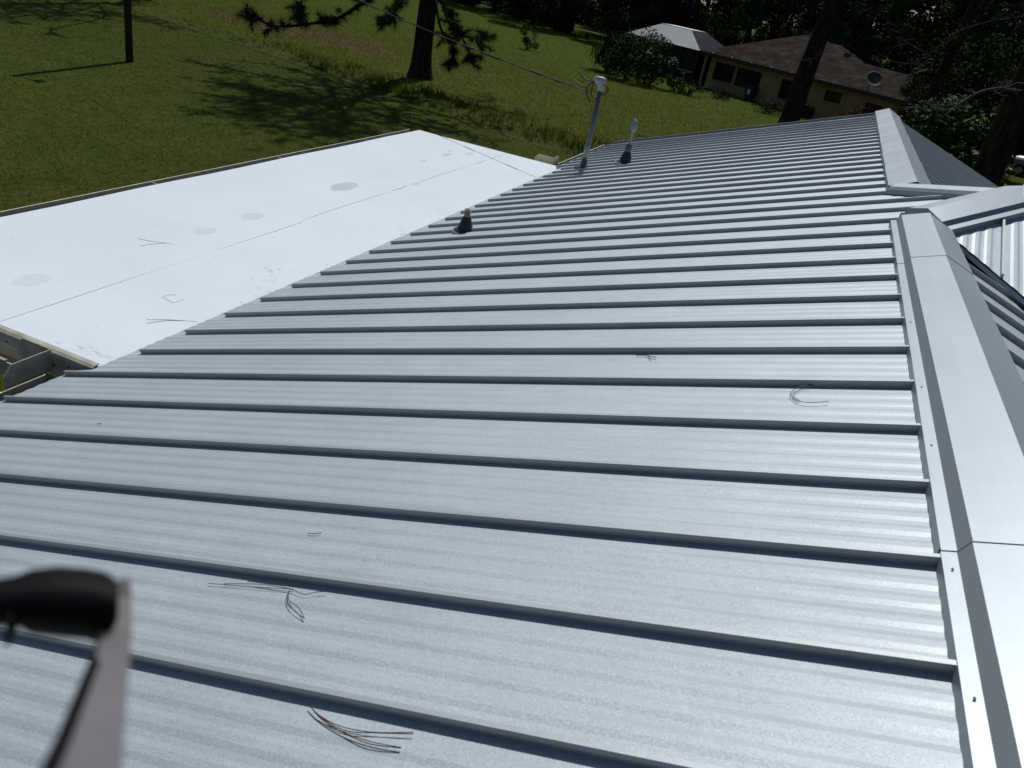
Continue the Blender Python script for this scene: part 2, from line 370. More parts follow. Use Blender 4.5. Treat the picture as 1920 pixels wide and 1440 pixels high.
def slope(name, deck_pts, deck_n):
    b = MB(); k = len(deck_pts); low = [Vector(p) - Vector(deck_n)*0.03 for p in deck_pts]; lo2 = [p - Vector(deck_n)*0.05 for p in low]
    b.add(low, [tuple(range(k))]); b.add(lo2, [tuple(reversed(range(k)))])
    b.loft([low, lo2], True, False)
    return b.build(name, 'dark_metal', house)

def panels(parent, u_list, lo_fn, hi_fn, pt_fn, nseg, lift=0.0, warp=0.0015):
    """strips between the seams at u_list; lo_fn/hi_fn give the run's ends at u; pt_fn(run, u, h) -> point"""
    for a in u_list:
        b = MB(); n = len(SEC); ok = False; ph = rng.random()*6
        for k in range(nseg+1):
            for (du, h) in SEC:
                uu = a + du; lo, hi = lo_fn(uu), hi_fn(uu); hi = max(hi, lo+0.002)
                run = lo + (hi-lo)*k/nseg
                wv = warp*math.sin(run*2.1+ph)*math.sin(math.pi*du/PIT) if 0 < k < nseg else 0
                b.v.append(tuple(pt_fn(run, uu, h+lift-0.018+wv)))
        for k in range(nseg):
            for i in range(n-1): b.f.append((k*n+i, k*n+i+1, (k+1)*n+i+1, (k+1)*n+i))
        b.build('roof_panel', 'metal', parent)
def seams(parent, u_list, lo_fn, hi_fn, pt_fn, nseg=1, lift=0.0):
    for a in u_list:
        lo, hi = lo_fn(a), hi_fn(a)
        if hi - lo < 0.08: continue
        rings = []; ph = rng.random()*6
        for k in range(nseg+1):
            run = lo + (hi-lo)*k/nseg; w_ = 0.0018*math.sin(run*1.7+ph)
            rings.append([pt_fn(run, a+du+w_, h+lift-0.018) for du, h in seam_sec()])
        MB().loft(rings).build('standing_seam', 'seam', parent)

# --- slope A (towards the patio cover, the one in view)
ptA = lambda x, y, h: Vector((x, y, zA(x))) + NA*h
def hiA(y):
    if WY0 < y < WY1: return XAP + min(y-WY0, WY1-y) + 0.0
    return XAP - 0.01
yw = Y0 + 2*PIT
def loA(y): return XE - 0.03 if y < Y0 + 1.2*PIT else (XE2 - 0.10 if y < 12.45 else XE - 0.03)
def loA_seam(y): return XE if y < Y0 + 1.5*PIT else (XE2 if y < 12.5 else XE)
uA = [Y0 + i*PIT for i in range(-10, 32)]
sA = slope('roof_slope', [(XE2, YN, zA(XE2)), (XAP, YN, zA(XAP)), (XAP, YF, zA(XAP)), (XE2, YF, zA(XE2))], NA)
panels(sA, uA, loA, hiA, ptA, 10)
seams(sA, uA + [YF-0.02], loA_seam, lambda y: (hiA(y)-0.06 if WY0 < y < WY1 else 0.66), ptA, 12)
# --- slope B (the other side)
ptB = lambda x, y, h: Vector((x, y, zB(x))) + NB*h
def hiB(y):
    if WY0 <= y <= WY1: return XAP + 0.02
    d = (WY0 - y) if y < WY0 else (y - WY1)
    return min(XEB, XAP + d - 0.03)
sB = slope('roof_slope', [(XAP, YN, zB(XAP)), (XEB, YN, zB(XEB)), (XEB, 1.73, zB(XEB)), (XAP, WY0-.04, zB(XAP)), (XAP, WY1+.04, zB(XAP)), (XEB, 12.2, zB(XEB)), (XEB, YF, zB(XEB)), (XAP, YF, zB(XAP))], NB)
uB = [y for y in uA if not (WY0-0.45 < y < WY1)]
panels(sB, uB, lambda y: XAP+0.01, hiB, ptB, 4)
seams(sB, uB, lambda y: XAP+0.17, hiB, ptB, 4)
# --- wing slopes
WX1 = 9.2
ptW = lambda y, x, h: Vector((x, y, zW(y))) + NW*h
loW = lambda x: max(1.73, WY0 - (x-XAP) + 0.05)
hiW = lambda x: WY0 + (x-XAP) if x < WXA else WYM
sW = slope('roof_slope', [(XAP, WY0, ZAP), (XEB, 1.73, zW(1.73)), (WX1, 1.73, zW(1.73)), (WX1, WYM, WZ), (WXA, WYM, WZ)], NW)
RX = 1.337                                            # a seam stands here in the photo
uW = [RX + i*PIT for i in range(-1, 19)]
panels(sW, uW, loW, hiW, ptW, 3, lift=0.022)
seams(sW, uW, loW, lambda x: hiW(x)-0.10, ptW, 2, lift=0.022)
NWf = Vector((0, P, 1)).normalized(); ptWf = lambda y, x, h: Vector((x, y, zWf(y))) + NWf*h
sWf = slope('roof_slope', [(XAP, WY1, ZAP), (WXA, WYM, WZ), (WX1, WYM, WZ), (WX1, 12.2, zWf(12.2)), (XEB, 12.2, zWf(12.2))], NWf)
panels(sWf, uW, lambda x: (WY1 - (x-XAP) if x < WXA else WYM), lambda x: min(12.2, WY1 + (x-XAP) - 0.05), ptWf, 2, lift=0.022)

# --- caps.  profile: (offset from the ridge line, height above the roof surface)
HALF = [(-0.222, -0.016), (-0.222, 0.018), (-0.188, 0.019), (-0.168, 0.054), (0.0, 0.058)]
def cap(name, path, prof, parent=house, mat='metal_cap', dz=0.0, wob=0.0, zf=roofz, close=0):
    """profile carried along a path in plan; heights follow the roof underneath"""
    path = [Vector((p[0], p[1], 0)) for p in path]; rings = []
    for i, p in enumerate(path):
        d = (path[min(i+1, len(path)-1)] - path[max(i-1, 0)]).normalized(); e = Vector((d.y, -d.x, 0))
        ring = []
        for (o, h) in prof:
            q = p + e*o; hh = h + dz + (wob*math.sin(q.y*7.3 + o*9)*math.sin(q.y*2.9+1) if wob and abs(o) > 0.02 and h > 0.02 else 0)
            ring.append((q.x, q.y, zf(q.x, q.y) + hh))
        rings.append(ring)
    if close:
        for idx in ((0, -1) if close == 2 else (0,)):
            d_ = (path[1]-path[0]).normalized()*(-0.002 if idx == 0 else 0.002)
            e_ = [(p[0]+d_.x, p[1]+d_.y, zf(p[0], p[1])-0.03) for p in rings[idx]]
            rings = [e_] + rings if idx == 0 else rings + [e_]
    b = MB(); n = len(prof); k = len(rings)
    for r in rings: b.v += r
    for a in range(k-1):
        for i in range(n-1): b.f.append((a*n+i, a*n+i+1, (a+1)*n+i+1, (a+1)*n+i))
    return b.build(name, mat, parent)
FULL = HALF + [(-o, h) for o, h in reversed(HALF[:-1])]
zmain = lambda x, y: min(zA(x), zB(x))
caps = []
for (a, b_, dz) in ((YN-0.02, 2.00, 0.0), (1.985, 5.03, 0.003), (5.015, 6.30, 0.0055)):
    n = max(2, int((b_-a)/0.5)); caps.append(cap('ridge_cap', [(XAP, a + (b_-a)*k/n) for k in range(n+1)], FULL, dz=dz, zf=zmain))
for c in caps[:2]:
    for y in ((-0.6, 0.6, 1.45, 1.9) if c is caps[0] else (2.6, 3.1, 3.9, 4.6)):
        for (o, h) in ((-0.205, 0.020), (0.205, 0.020)):
            x = XAP + o; MB().lathe([(0.0035, 0), (0.0035, 0.002), (0.002, 0.003)], (x, y, zmain(x, y)+h+0.002), 8).build('screw', 'screw', c)
FAR = [(-0.205, -0.012), (-0.205, 0.038), (0, 0.060), (0.205, 0.038), (0.205, -0.012)]
cap('ridge_cap', [(XAP, 7.74 + (16.1-7.74)*k/60) for k in range(61)], FAR, wob=0.006, zf=zmain)
HIPN = [(-0.20, -0.01), (-0.20, 0.036), (-0.17, 0.038), (-0.15, 0.075), (0, 0.085), (0.15, 0.075), (0.165, 0.046), (0.21, 0.044), (0.21, 0.0)]
zwing = lambda x, y: min(zA(x), zW(y), zWf(y))
cap('hip_cap', [(XAP-0.02+(WXA-XAP+0.02)*k/6, WY0-0.02+(WYM-WY0+0.02)*k/6) for k in range(7)], HIPN, zf=zwing, dz=0.006, close=1)
HIPF = [(-0.14, -0.01), (-0.14, 0.03), (-0.12, 0.055), (0, 0.062), (0.12, 0.055), (0.14, 0.03), (0.14, -0.01)]
cap('hip_cap', [(XAP-0.12+(WXA-XAP+0.12)*k/6, WY1+0.12-(WY1-WYM+0.12)*k/6) for k in range(7)], HIPF, zf=zwing, close=1)
cap('ridge_cap', [(WXA-0.02 + (WX1-WXA)*k/8, WYM) for k in range(9)], HIPN, zf=lambda x, y: min(zW(y), zWf(y)), dz=0.010)
# --- valley flashing between slope B and the wing
def valley(sgn):
    ya, yb = (WY0, 1.73) if sgn < 0 else (WY1, 12.2); b = MB(); rings = []
    for k in range(5):
        x = XAP + 0.12 + (XEB-XAP-0.12)*k/4; y = ya + sgn*(x-XAP); e = Vector((0.707, -0.707*sgn*-1, 0))
        e = Vector((0.7071, 0.7071*(-sgn), 0))
        ring = []
        for o in (-0.16, -0.15, 0.0, 0.05, 0.06):
            qx, qy = x + e.x*o, y + e.y*o; z = max(zB(qx), zW(qy) if sgn < 0 else zWf(qy)); h = 0.012 if abs(o) < 0.15 else 0.03
            ring.append((qx, qy, z + h - 0.02 + (0.026 if o == -0.15 else 0)))
        rings.append(ring)
    b.loft(rings, False, False); b.build('valley_flashing', 'metal_cap', house)
valley(-1); valley(1)
# --- rake trim on the far gable, walls, fascia
for side in (0, 1):
    b = MB(); xa, xb = (XE, XAP) if side == 0 else (XAP, XEB); zf = zA if side == 0 else zB
    b.loft([[(x, YF+dy, zf(x)+h) for dy, h in ((0.0, -0.16), (0.0, -0.012), (0.012, -0.010), (0.012, -0.16))] for x in (xa, xb)])
    b.build('rake_trim', 'metal_cap', house)
ZE = zA(XE)
wl = MB(); wl.box((XE+0.45, YN+0.3, 0), (XEB-0.45, YF-0.4, ZE-0.05)); wl.build('wall', 'wall_near', house)
wl = MB()
wl.add([(XE+0.45, YF-0.4, ZE-0.05), (XEB-0.45, YF-0.4, ZE-0.05), (XAP, YF-0.4, ZAP-0.16)], [(0, 1, 2)]); wl.add([(XE+0.45, YF-0.5, ZE-0.05), (XEB-0.45, YF-0.5, ZE-0.05), (XAP, YF-0.5, ZAP-0.16)], [(2, 1, 0)])
wl.build('gable_wall', 'wall_near', house)
wl = MB(); wl.box((XEB-0.5, 2.2, 0), (WX1-0.4, 11.7, zW(1.73)-0.05)); wl.build('wing_wall', 'wall_near', house)
# --- eave gutters: an open trough, brown inside, beige outside
def gutter(name, x0, x1, ya, yb, ztop, parent, depth=0.10, lip_left=True):
    b = MB(); t = 0.004; xl, xr_ = min(x0, x1), max(x0, x1)
    prof = [(xr_, ztop), (xr_, ztop-depth), (xl+0.02, ztop-depth), (xl, ztop-depth*0.55), (xl, ztop), (xl-0.012, ztop), (xl-0.012, ztop-0.012), (xl-0.008, ztop-depth*0.55), (xl+0.015, ztop-depth-t), (xr_+t, ztop-depth-t), (xr_+t, ztop)]
    b.loft([[(px_, y, pz) for px_, pz in prof] for y in (ya, yb)]); o = b.build(name, 'beige', parent)
    c = MB(); c.box((xl+0.006, ya+0.005, ztop-depth+0.002), (xr_-0.004, yb-0.005, ztop-depth*0.42)); c.build('trough_fill', 'gutter_in', o)  # dark brown block that colours the inside of the trough
    return o
gutter('gutter', -4.10, -3.80, YN, 3.27, 2.455, house)
gutter('gutter', -3.98, -3.80, 12.72, YF-0.15, 2.53, house)

# ================================================================== white patio cover
patio = empty('patio_cover', (-5.1, 8, 0), 'white flat patio roof along the eave of the metal roof', 'patio cover')
zP = lambda x: 2.585 + 0.012*(x+3.7)
PY0, PY1, PX0, PX1, PJ = 3.39, 12.63, -6.42, -3.60, -4.742
for (a, b_) in ((PX0, PJ-0.003), (PJ+0.003, PX1)):
    b = MB(); xs_ = [a + (b_-a)*k/6 for k in range(7)]; ysn = 18
    tops = [[(x, PY0 + (PY1-PY0)*j/ysn, zP(x) + 0.004*math.sin(j*1.3+x*2)*(0 < j < ysn)) for x in xs_] for j in range(ysn+1)]
    for r in tops: b.v += r
    n = 7
    for j in range(ysn):
        for i in range(n-1): b.f.append((j*n+i, j*n+i+1, (j+1)*n+i+1, (j+1)*n+i))
    k = len(b.v); b.box((a, PY0, zP(a)-0.09), (b_, PY1, zP(a)-0.016))
    b.build('roof_panel', 'white_roof', patio)
b = MB(); b.box((PJ-0.012, 6.9, zP(PJ)-0.012), (PJ+0.012, PY1-0.02, zP(PJ)-0.003)); b.build('seam_strip', 'sealant', patio)
b = MB(); b.loft([[(PJ+dx, y, zP(PJ)+dz) for dx, dz in ((-0.05, -0.003), (-0.045, 0.0045), (0.045, 0.0053), (0.05, -0.003))] for y in (PY0+0.01, 5.2, 6.88)]); b.build('seam_coating', 'white_roof', patio)
gutter('gutter', -6.58, -6.432, PY0+0.03, PY1-0.02, zP(PX0)-0.022, patio, 0.10)
for y in (4.55, 6.75, 8.95, 11.1):
    b = MB(); b.box((-6.575, y-0.008, zP(PX0)-0.034), (-6.432, y+0.008, zP(PX0)-0.026)); b.build('gutter_strap', 'pvc', patio)
# near edge: grey drip channel over a beige fascia with screws
b = MB(); b.loft([[(x, PY0+dy, zP(x)+dz) for dy, dz in ((-0.045, -0.075), (-0.045, -0.030), (-0.034, -0.008), (-0.012, 0.005), (0.02, 0.0075), (0.02, 0.001), (-0.004, -0.075))] for x in (PX0, -3.79)]); b.build('edge_channel', 'beige_dull', patio)
f = MB(); f.loft([[(x, PY0+dy, zP(x)+dz) for dy, dz in ((-0.014, -0.19), (-0.014, -0.078), (-0.001, -0.078), (-0.001, -0.19))] for x in (PX0, -3.86)]); fa = f.build('fascia', 'beige', patio)
for k in range(9):
    x = -3.98 - k*0.27; MB().lathe([(0.008, 0), (0.008, 0.004), (0.004, 0.008)], (0, 0, 0), 8)
    s_ = MB().tube([(x, PY0-0.044, zP(x)-0.055), (x, PY0-0.050, zP(x)-0.055)], 0.007, 8); s_.build('screw', 'screw', fa)
# trough under the near edge and its white lip
b = MB(); b.box((PX0, PY0-0.15, zP(PX0)-0.20), (-4.16, PY0-0.016, zP(PX0)-0.172)); b.box((PX0, PY0-0.16, zP(PX0)-0.20), (-4.16, PY0-0.148, zP(PX0)-0.10)); b.build('edge_gutter', 'beige_dull', patio)
b = MB(); b.box((PX0, PY0-0.166, zP(PX0)-0.100), (-4.40, PY0-0.144, zP(PX0)-0.085)); b.build('gutter_lip', 'pvc', patio)
# far edge trim
b = MB(); b.box((PX0, PY1+0.001, zP(PX0)-0.14), (-3.84, PY1+0.02, zP(PX0)+0.002)); b.build('fascia', 'beige', patio)
for (x, y) in ((-6.3, 3.6), (-6.3, 8.0), (-6.3, 12.45)):
    b = MB(); b.box((x-0.05, y-0.05, 0), (x+0.05, y+0.05, zP(PX0)-0.09)); b.build('post', 'beige', patio)
# corner splash guards: two plates meeting upright on the gutter's inner corner
def splash(name, c, dx, dy, lx, ly, ztop, hgt, label, mat):
    o = empty(name, (c[0], c[1], ztop-hgt), label, 'splash guard', 'gutter corner splash guards'); t = 0.006
    for (ux, uy, L) in ((dx, 0, lx), (0, dy, ly)):
        nx, ny = abs(uy), abs(ux); prof = [(0, 0), (L, 0), (L, hgt*0.55), (L-0.06, hgt), (0, hgt)]
        b = MB(); b.loft([[(ux*s + nx*q, uy*s + ny*q, z) for s, z in prof] for q in (-t/2, t/2)]); b.build('plate', mat, o, world=False)
    return o
splash('splash_guard', (-4.13, 3.345), -1, -1, 0.30, 0.34, 2.60, 0.15, 'bent olive metal plates standing on the gutter corner at the left', 'beige_dull')
splash('splash_guard', (-3.99, 12.80), -1, 1, 0.33, 0.30, 2.66, 0.15, 'small beige box-like plates at the far corner of the white roof', 'beige')

# ================================================================== roof fittings
def boot(o, x, y, pipe_r, pipe_top, mat_pipe, base_r=0.085, h=0.15):
    z = zA(x) - 0.018
    b = MB(); b.lathe([(base_r*1.35, -0.03), (base_r*1.35, 0.012), (base_r*1.1, 0.022)], (x, y, z), 20); b.build('base_flange', 'black_rubber', o, True)
    b = MB(); b.lathe([(base_r, 0.0), (base_r, 0.035), (base_r*0.86, 0.05), (base_r*0.84, 0.065), (pipe_r*1.7, 0.105), (pipe_r*1.6, 0.115), (pipe_r*1.18, h), (pipe_r*1.1, h+0.008)], (x, y, z), 20); b.build('rubber_boot', 'black_rubber', o, True)
    b = MB(); b.lathe([(base_r*1.52, -0.035), (base_r*1.52, 0.003), (base_r*1.2, 0.006)], (x, y, z), 20); b.build('sealant_ring', 'sealant', o, True)
    for k in range(8):
        a = k*math.pi/4; MB().lathe([(0.006, 0), (0.006, 0.004)], (x+base_r*1.26*math.cos(a), y+base_r*1.26*math.sin(a), z+0.012), 6).build('screw', 'screw', o)
pb = on_plane(872, 431, (-P, 0, 1), ZA0)
o = empty('vent_pipe', (pb.x, pb.y, zA(pb.x)), 'short vent pipe in a black rubber boot near the white roof', 'vent pipe')
boot(o, pb.x, pb.y, 0.034, 0.22, 'old_pipe'); MB().lathe([(0.034, 0), (0.034, 0.215), (0.028, 0.215), (0.028, 0.15)], (pb.x, pb.y, zA(pb.x)), 16).build('pipe', 'old_pipe', o, True)
pv = on_plane(1172, 304, (-P, 0, 1), ZA0)
o = empty('vent_pipe', (pv.x, pv.y, zA(pv.x)), 'tall thin vent pipe with a pale cap beside the service mast', 'vent pipe')
boot(o, pv.x, pv.y, 0.045, 0.3, 'pipe', 0.10, 0.17)
zv = zA(pv.x)
MB().lathe([(0.046, 0), (0.046, 0.27), (0.03, 0.28)], (pv.x, pv.y, zv), 14).build('pipe', 'pipe', o, True)
MB().tube([(pv.x, pv.y, zv+0.26), (pv.x+0.01, pv.y, zv+0.56)], [0.016, 0.022], 10).build('extension', 'pvc', o, True)
MB().lathe([(0.022, 0.44), (0.045, 0.50), (0.05, 0.56), (0.035, 0.575), (0.030, 0.61), (0.012, 0.63)], (pv.x+0.008, pv.y, zv), 14).build('vent_cap', 'pvc', o, True)
for a in range(4):
    MB().tube([(pv.x+0.008, pv.y, zv+0.61), (pv.x+0.008+0.05*math.cos(a*1.57+.4), pv.y+0.05*math.sin(a*1.57+.4), zv+0.64)], 0.006, 5).build('cap_fin', 'pvc', o)

# service mast
pm = on_plane(1093, 314, (-P, 0, 1), ZA0); zm = zA(pm.x); HM = 1.17
mast = empty('service_mast', (pm.x, pm.y, zm), 'grey steel electric service mast with weatherhead standing on the roof', 'service mast')
MB().tube([(pm.x, pm.y, zm-0.05), (pm.x+0.006, pm.y, zm+HM)], 0.036, 16).build('pipe', 'pipe', mast, True)
MB().lathe([(0.043, 0.16), (0.043, 0.34), (0.036, 0.345)], (pm.x, pm.y, zm), 16).build('coupling', 'pvc', mast, True)
MB().lathe([(0.13, -0.05), (0.13, 0.006), (0.06, 0.02), (0.047, 0.12), (0.040, 0.13)], (pm.x, pm.y, zm-0.012), 18).build('flashing', 'pipe', mast, True)
top = Vector((pm.x+0.006, pm.y, zm+HM))
hb = MB(); rings = []
for (z, rx, ry, ox) in ((-0.04, 0.043, 0.043, 0), (0.02, 0.05, 0.05, 0), (0.05, 0.075, 0.062, -0.03), (0.10, 0.10, 0.07, -0.045), (0.135, 0.092, 0.066, -0.04), (0.15, 0.05, 0.04, -0.03)):
    rings.append([(top.x+ox+rx*math.cos(k*math.pi/8), top.y+ry*math.sin(k*math.pi/8), top.z+z) for k in range(16)])
hb.loft(rings).build('weatherhead', 'pvc', mast, True)
def bez(pts, n=14):
    pts = [Vector(p) for p in pts]; out = []
    for k in range(n+1):
        t = k/n; q = list(pts)
        while len(q) > 1: q = [q[i].lerp(q[i+1], t) for i in range(len(q)-1)]
        out.append(q[0])
    return out
hook = top + Vector((-0.16, 0.04, -0.10))
for (p0, c1, c2, p1) in (
    (top+Vector((-.10, -.03, .06)), top+Vector((-.16, -.04, -.06)), top+Vector((-.10, -.05, -.18)), top+Vector((-.03, -.04, -.14))),
    (top+Vector((-.11, .02, .06)), top+Vector((-.22, .03, .02)), top+Vector((-.26, .03, -.10)), top+Vector((-.13, .02, -.22))),
    (top+Vector((-.12, .0, .07)), top+Vector((-.30, .03, .02)), top+Vector((-.36, .03, .14)), top+Vector((-.44, .05, .15))),
    (top+Vector((.05, .0, .05)), top+Vector((.16, -.01, .04)), top+Vector((.12, -.02, -.10)), top+Vector((.02, -.02, -.08))),
    (top+Vector((-.20, .02, -.03)), top+Vector((-.30, .03, -.06)), top+Vector((-.36, .03, -.02)), hook+Vector((-.32, .06, .12)))):
    MB().tube(bez((p0, c1, c2, p1)), 0.010, 6).build('drop_loop', 'wire', mast, True)
MB().tube([top+Vector((-.03, 0, -.12)), hook], 0.008, 6).build('insulator_bracket', 'pipe', mast)
# yard pole with lamp and the service cable between them
pp = on_ground(243, 116); PH = 8.3
pole = empty('utility_pole', (pp.x, pp.y, 0), 'dark wooden utility pole standing alone on the lawn', 'utility pole')
MB().tube([(pp.x, pp.y, -0.2), (pp.x, pp.y, PH*0.5), (pp.x-0.01, pp.y, PH)], [0.125, 0.115, 0.10], 14).build('post', 'pole_wood', pole, True)
MB().tube(bez([(pp.x, pp.y, PH-0.35), (pp.x+0.35, pp.y, PH-0.2), (pp.x+0.7, pp.y, PH-0.25)], 6), 0.025, 8).build('lamp_arm', 'pipe', pole)
MB().lathe([(0.05, 0.1), (0.09, 0.05), (0.18, -0.06), (0.16, -0.1), (0.03, -0.12)], (pp.x+0.75, pp.y, PH-0.3), 14).build('yard_lamp', 'pipe', pole, True)
p_end = Vector((pp.x+0.06, pp.y-0.1, 6.1)); b = MB(); b2 = MB(); path = []; path2 = []
for k in range(61):
    t = k/60; q = hook.lerp(p_end, t); q.z -= 0.5*4*t*(1-t); path.append(q)
    a = t*150; path2.append(q + Vector((math.cos(a)*0.012, math.sin(a)*0.012, math.sin(a)*0.014)))
wr = b.tube(path, 0.008, 6).build('service_cable', 'wire', None, True); tag(wr, 'black twisted service cable running from the roof mast up to the left', 'cable')
MB().tube(path2, 0.006, 5).build('twisted_conductor', 'wire', wr, True)
for t in (0.06, 0.10, 0.14):
    q = path[int(t*60)]; q2 = path[int(t*60)+1]; MB().tube([q, q.lerp(q2, 0.8)], 0.018, 6).build('splice', 'wire', wr)

# ================================================================== pine needles and specks lying on the roofs
def lie(px_pts, metal=True, lift=0.004):
    out = []
    for (x, y) in px_pts:
        p = on_plane(x, y, (-P, 0, 1), ZA0) if metal else on_plane(x, y, (-0.012, 0, 1), 2.585 + 0.012*3.7)
        hgt = lift - (0.011 if metal else 0)
        out.append(p + Vector((0, 0, hgt)))
    return out
def smooth_path(pts, n=5):
    out = []
    for i in range(len(pts)-1):
        p0 = pts[max(i-1, 0)]; p1 = pts[i]; p2 = pts[i+1]; p3 = pts[min(i+2, len(pts)-1)]
        for k in range(n):
            t = k/n; out.append(0.5*((2*p1) + (p2-p0)*t + (2*p0-5*p1+4*p2-p3)*t*t + (3*p1-p0-3*p2+p3)*t*t*t))
    return out + [pts[-1]]
NEED = [
 ('long curved brown pine needles lying by the nearest lower seam', True, 'needle', 0.0011, [[(580,1318),(600,1338),(640,1358),(700,1369),(776,1369)], [(580,1318),(604,1342),(650,1366),(705,1370),(775,1372)], [(580,1318),(606,1346),(650,1372),(700,1388),(753,1398)], [(580,1318),(602,1344),(640,1368),(690,1390),(752,1399)]]),
 ('tangled dead needle sprig caught against a seam above the grey bar', True, 'needle_dark', 0.0011, [[(390,1090),(440,1094),(500,1098),(545,1100)], [(465,1087),(520,1094),(553,1097)], [(420,1091),(490,1092),(550,1101)], [(545,1100),(570,1111),(590,1107),(612,1105)], [(545,1100),(538,1118),(550,1140),(571,1156)], [(545,1100),(541,1120),(560,1136),(571,1156)]]),
 ('looped dark needle lying near the ridge cap', True, 'needle_dark', 0.0014, [[(1525,718),(1497,724),(1483,736),(1494,748),(1520,752),(1555,750)], [(1519,722),(1502,727),(1488,738),(1500,748)]]),
 ('red brown needle pair on the upper part of the metal slope', True, 'needle', 0.0018, [[(1193,664),(1212,664),(1231,668)], [(1196,661),(1212,663),(1222,670)]]),
 ('forked needle pair on the white roof nearest the metal eave', False, 'needle_dark', 0.0013, [[(274,600),(310,600),(345,602),(369,604)], [(275,607),(310,602),(345,602)]]),
 ('forked needle pair in the middle of the white roof', False, 'needle_dark', 0.0013, [[(258,448),(290,454),(310,456),(327,460)], [(262,462),(290,458),(312,457)]]),
 ('small bent pale twig making a square outline on the white roof', False, 'sealant', 0.0012, [[(305,558),(318,565),(325,568),(345,562)], [(305,558),(320,553),(330,555)]]),
 ('tiny straight needle fragment on the metal slope left of centre', True, 'needle_dark', 0.0013, [[(577,996),(590,997),(603,995)]]),
 ('tiny needle scrap on the metal slope near the left edge', True, 'needle_dark', 0.0016, [[(182,792),(190,791)]]),
]
for (lab, met, mt, r_, paths) in NEED:
    b = MB(); first = lie(paths[0], met)[0]
    for pth in paths:
        sp_ = smooth_path(lie(pth, met, 0.003 + 0.002*rng.random()), 5); b.tube(sp_, r_, 5)
    o = b.build('pine_needle', mt); tag(o, lab, 'pine needle', 'fallen needles on the roofs')

# ================================================================== grey bar with black hooked end, close to the lens
def near_pt(x, y, dist): return Vector((0, 0, CAMZ)) + ray(x, y)*dist
bar = empty('hooked_pole', (-0.30, 0.05, zA(-0.30)), 'out of focus grey bar with a black hooked end at the lower left', 'pole')
b = MB(); rings = []
for (x, y, d, wpx, dpx) in ((226, 1086, 0.300, 26, 0.012), (225, 1120, 0.298, 36, 0.014), (222, 1180, 0.292, 40, 0.014), (201, 1270, 0.27, 62, 0.014), (173, 1380, 0.245, 90, 0.014), (138, 1500, 0.225, 130, 0.014)):
    c = near_pt(x, y, d); hw = wpx/2/FPX*d; dn_ = ray(x, y); ax = CR*0.98 + CU*0.2; ax = (ax - dn_*ax.dot(dn_)).normalized()
    rings.append([c - ax*hw, c + ax*hw, c + ax*hw*0.9 + dn_*dpx, c - ax*hw*1.15 + dn_*dpx])
b.loft(rings)
low = near_pt(138, 1500, 0.225)
b.loft([[rings[-1][k] for k in range(4)], [Vector((low.x-0.02+dx, low.y-0.07+dy, 4.9)) for dx, dy in ((-.012, -.01), (.012, -.01), (.012, .01), (-.012, .01))],
        [Vector((-0.30+dx, 0.05+dy, zA(-0.30)-0.012)) for dx, dy in ((-.012, -.01), (.012, -.01), (.012, .01), (-.012, .01))]])
b.build('shaft', 'grey_bar', bar)
b = MB(); rings = []      # black arched hook: leaves the top of the bar and reaches left
for (x, y, d, hh) in ((222, 1130, 0.304, 30), (212, 1138, 0.304, 48), (195, 1140, 0.305, 58), (160, 1132, 0.306, 56), (110, 1128, 0.307, 55), (60, 1128, 0.308, 50), (28, 1126, 0.309, 38), (-20, 1132, 0.310, 36), (-60, 1144, 0.311, 34)):
    c = near_pt(x, y, d); dn_ = ray(x, y); up = (CU - dn_*CU.dot(dn_)).normalized(); h_ = hh/FPX*d
    rings.append([c + up*h_*math.cos(a) + dn_*0.016*math.sin(a) for a in [k*2*math.pi/12 for k in range(12)]])
b.loft(rings).build('hook', 'dark_plastic', bar, True)
b = MB(); rings = []
for (x, y, d, wpx) in ((20, 1140, 0.300, 22), (22, 1175, 0.299, 16), (18, 1200, 0.298, 12), (10, 1212, 0.298, 6)):
    c = near_pt(x, y, d); dn_ = ray(x, y); ax = (CR - dn_*CR.dot(dn_)).normalized(); hw = wpx/FPX*d/2
    rings.append([c + ax*hw*math.cos(a) + dn_*0.006*math.sin(a) for a in [k*2*math.pi/8 for k in range(8)]])
b.loft(rings).build('hook_tip', 'dark_plastic', bar, True)
b = MB(); rings = []      # dark inner edge of the bar
for (x, y, d, wpx) in ((200, 1170, 0.294, 14), (192, 1205, 0.290, 16), (165, 1270, 0.272, 18), (121, 1380, 0.247, 22), (66, 1500, 0.227, 28)):
    c = near_pt(x, y, d-0.002); dn_ = ray(x, y); ax = (CR - dn_*CR.dot(dn_)).normalized(); hw = wpx/FPX*d/2
    rings.append([c - ax*hw, c + ax*hw, c + ax*hw + dn_*0.012, c - ax*hw + dn_*0.012])
b.loft(rings).build('rubber_edge', 'dark_plastic', bar)

# ================================================================== neighbour's house
HP0 = Vector((-9.424, 63.0, 0)); HD = Vector((0.9088, -0.4172, 0)); HN = Vector((0.4172, 0.9088, 0))
def H(s, t, z): return HP0 + HD*s + HN*t + Vector((0, 0, z))
nh = empty('neighbour_house', H(6, 3, 0), 'tan stucco house with a brown shingle roof beyond the field', 'house')
def hbox(b, s0, s1, t0, t1, z0, z1):
    return b.add([H(s, t, z) for z in (z0, z1) for s, t in ((s0, t0), (s1, t0), (s1, t1), (s0, t1))], [(0,3,2,1),(4,5,6,7),(0,1,5,4),(1,2,6,5),(2,3,7,6),(3,0,4,7)])
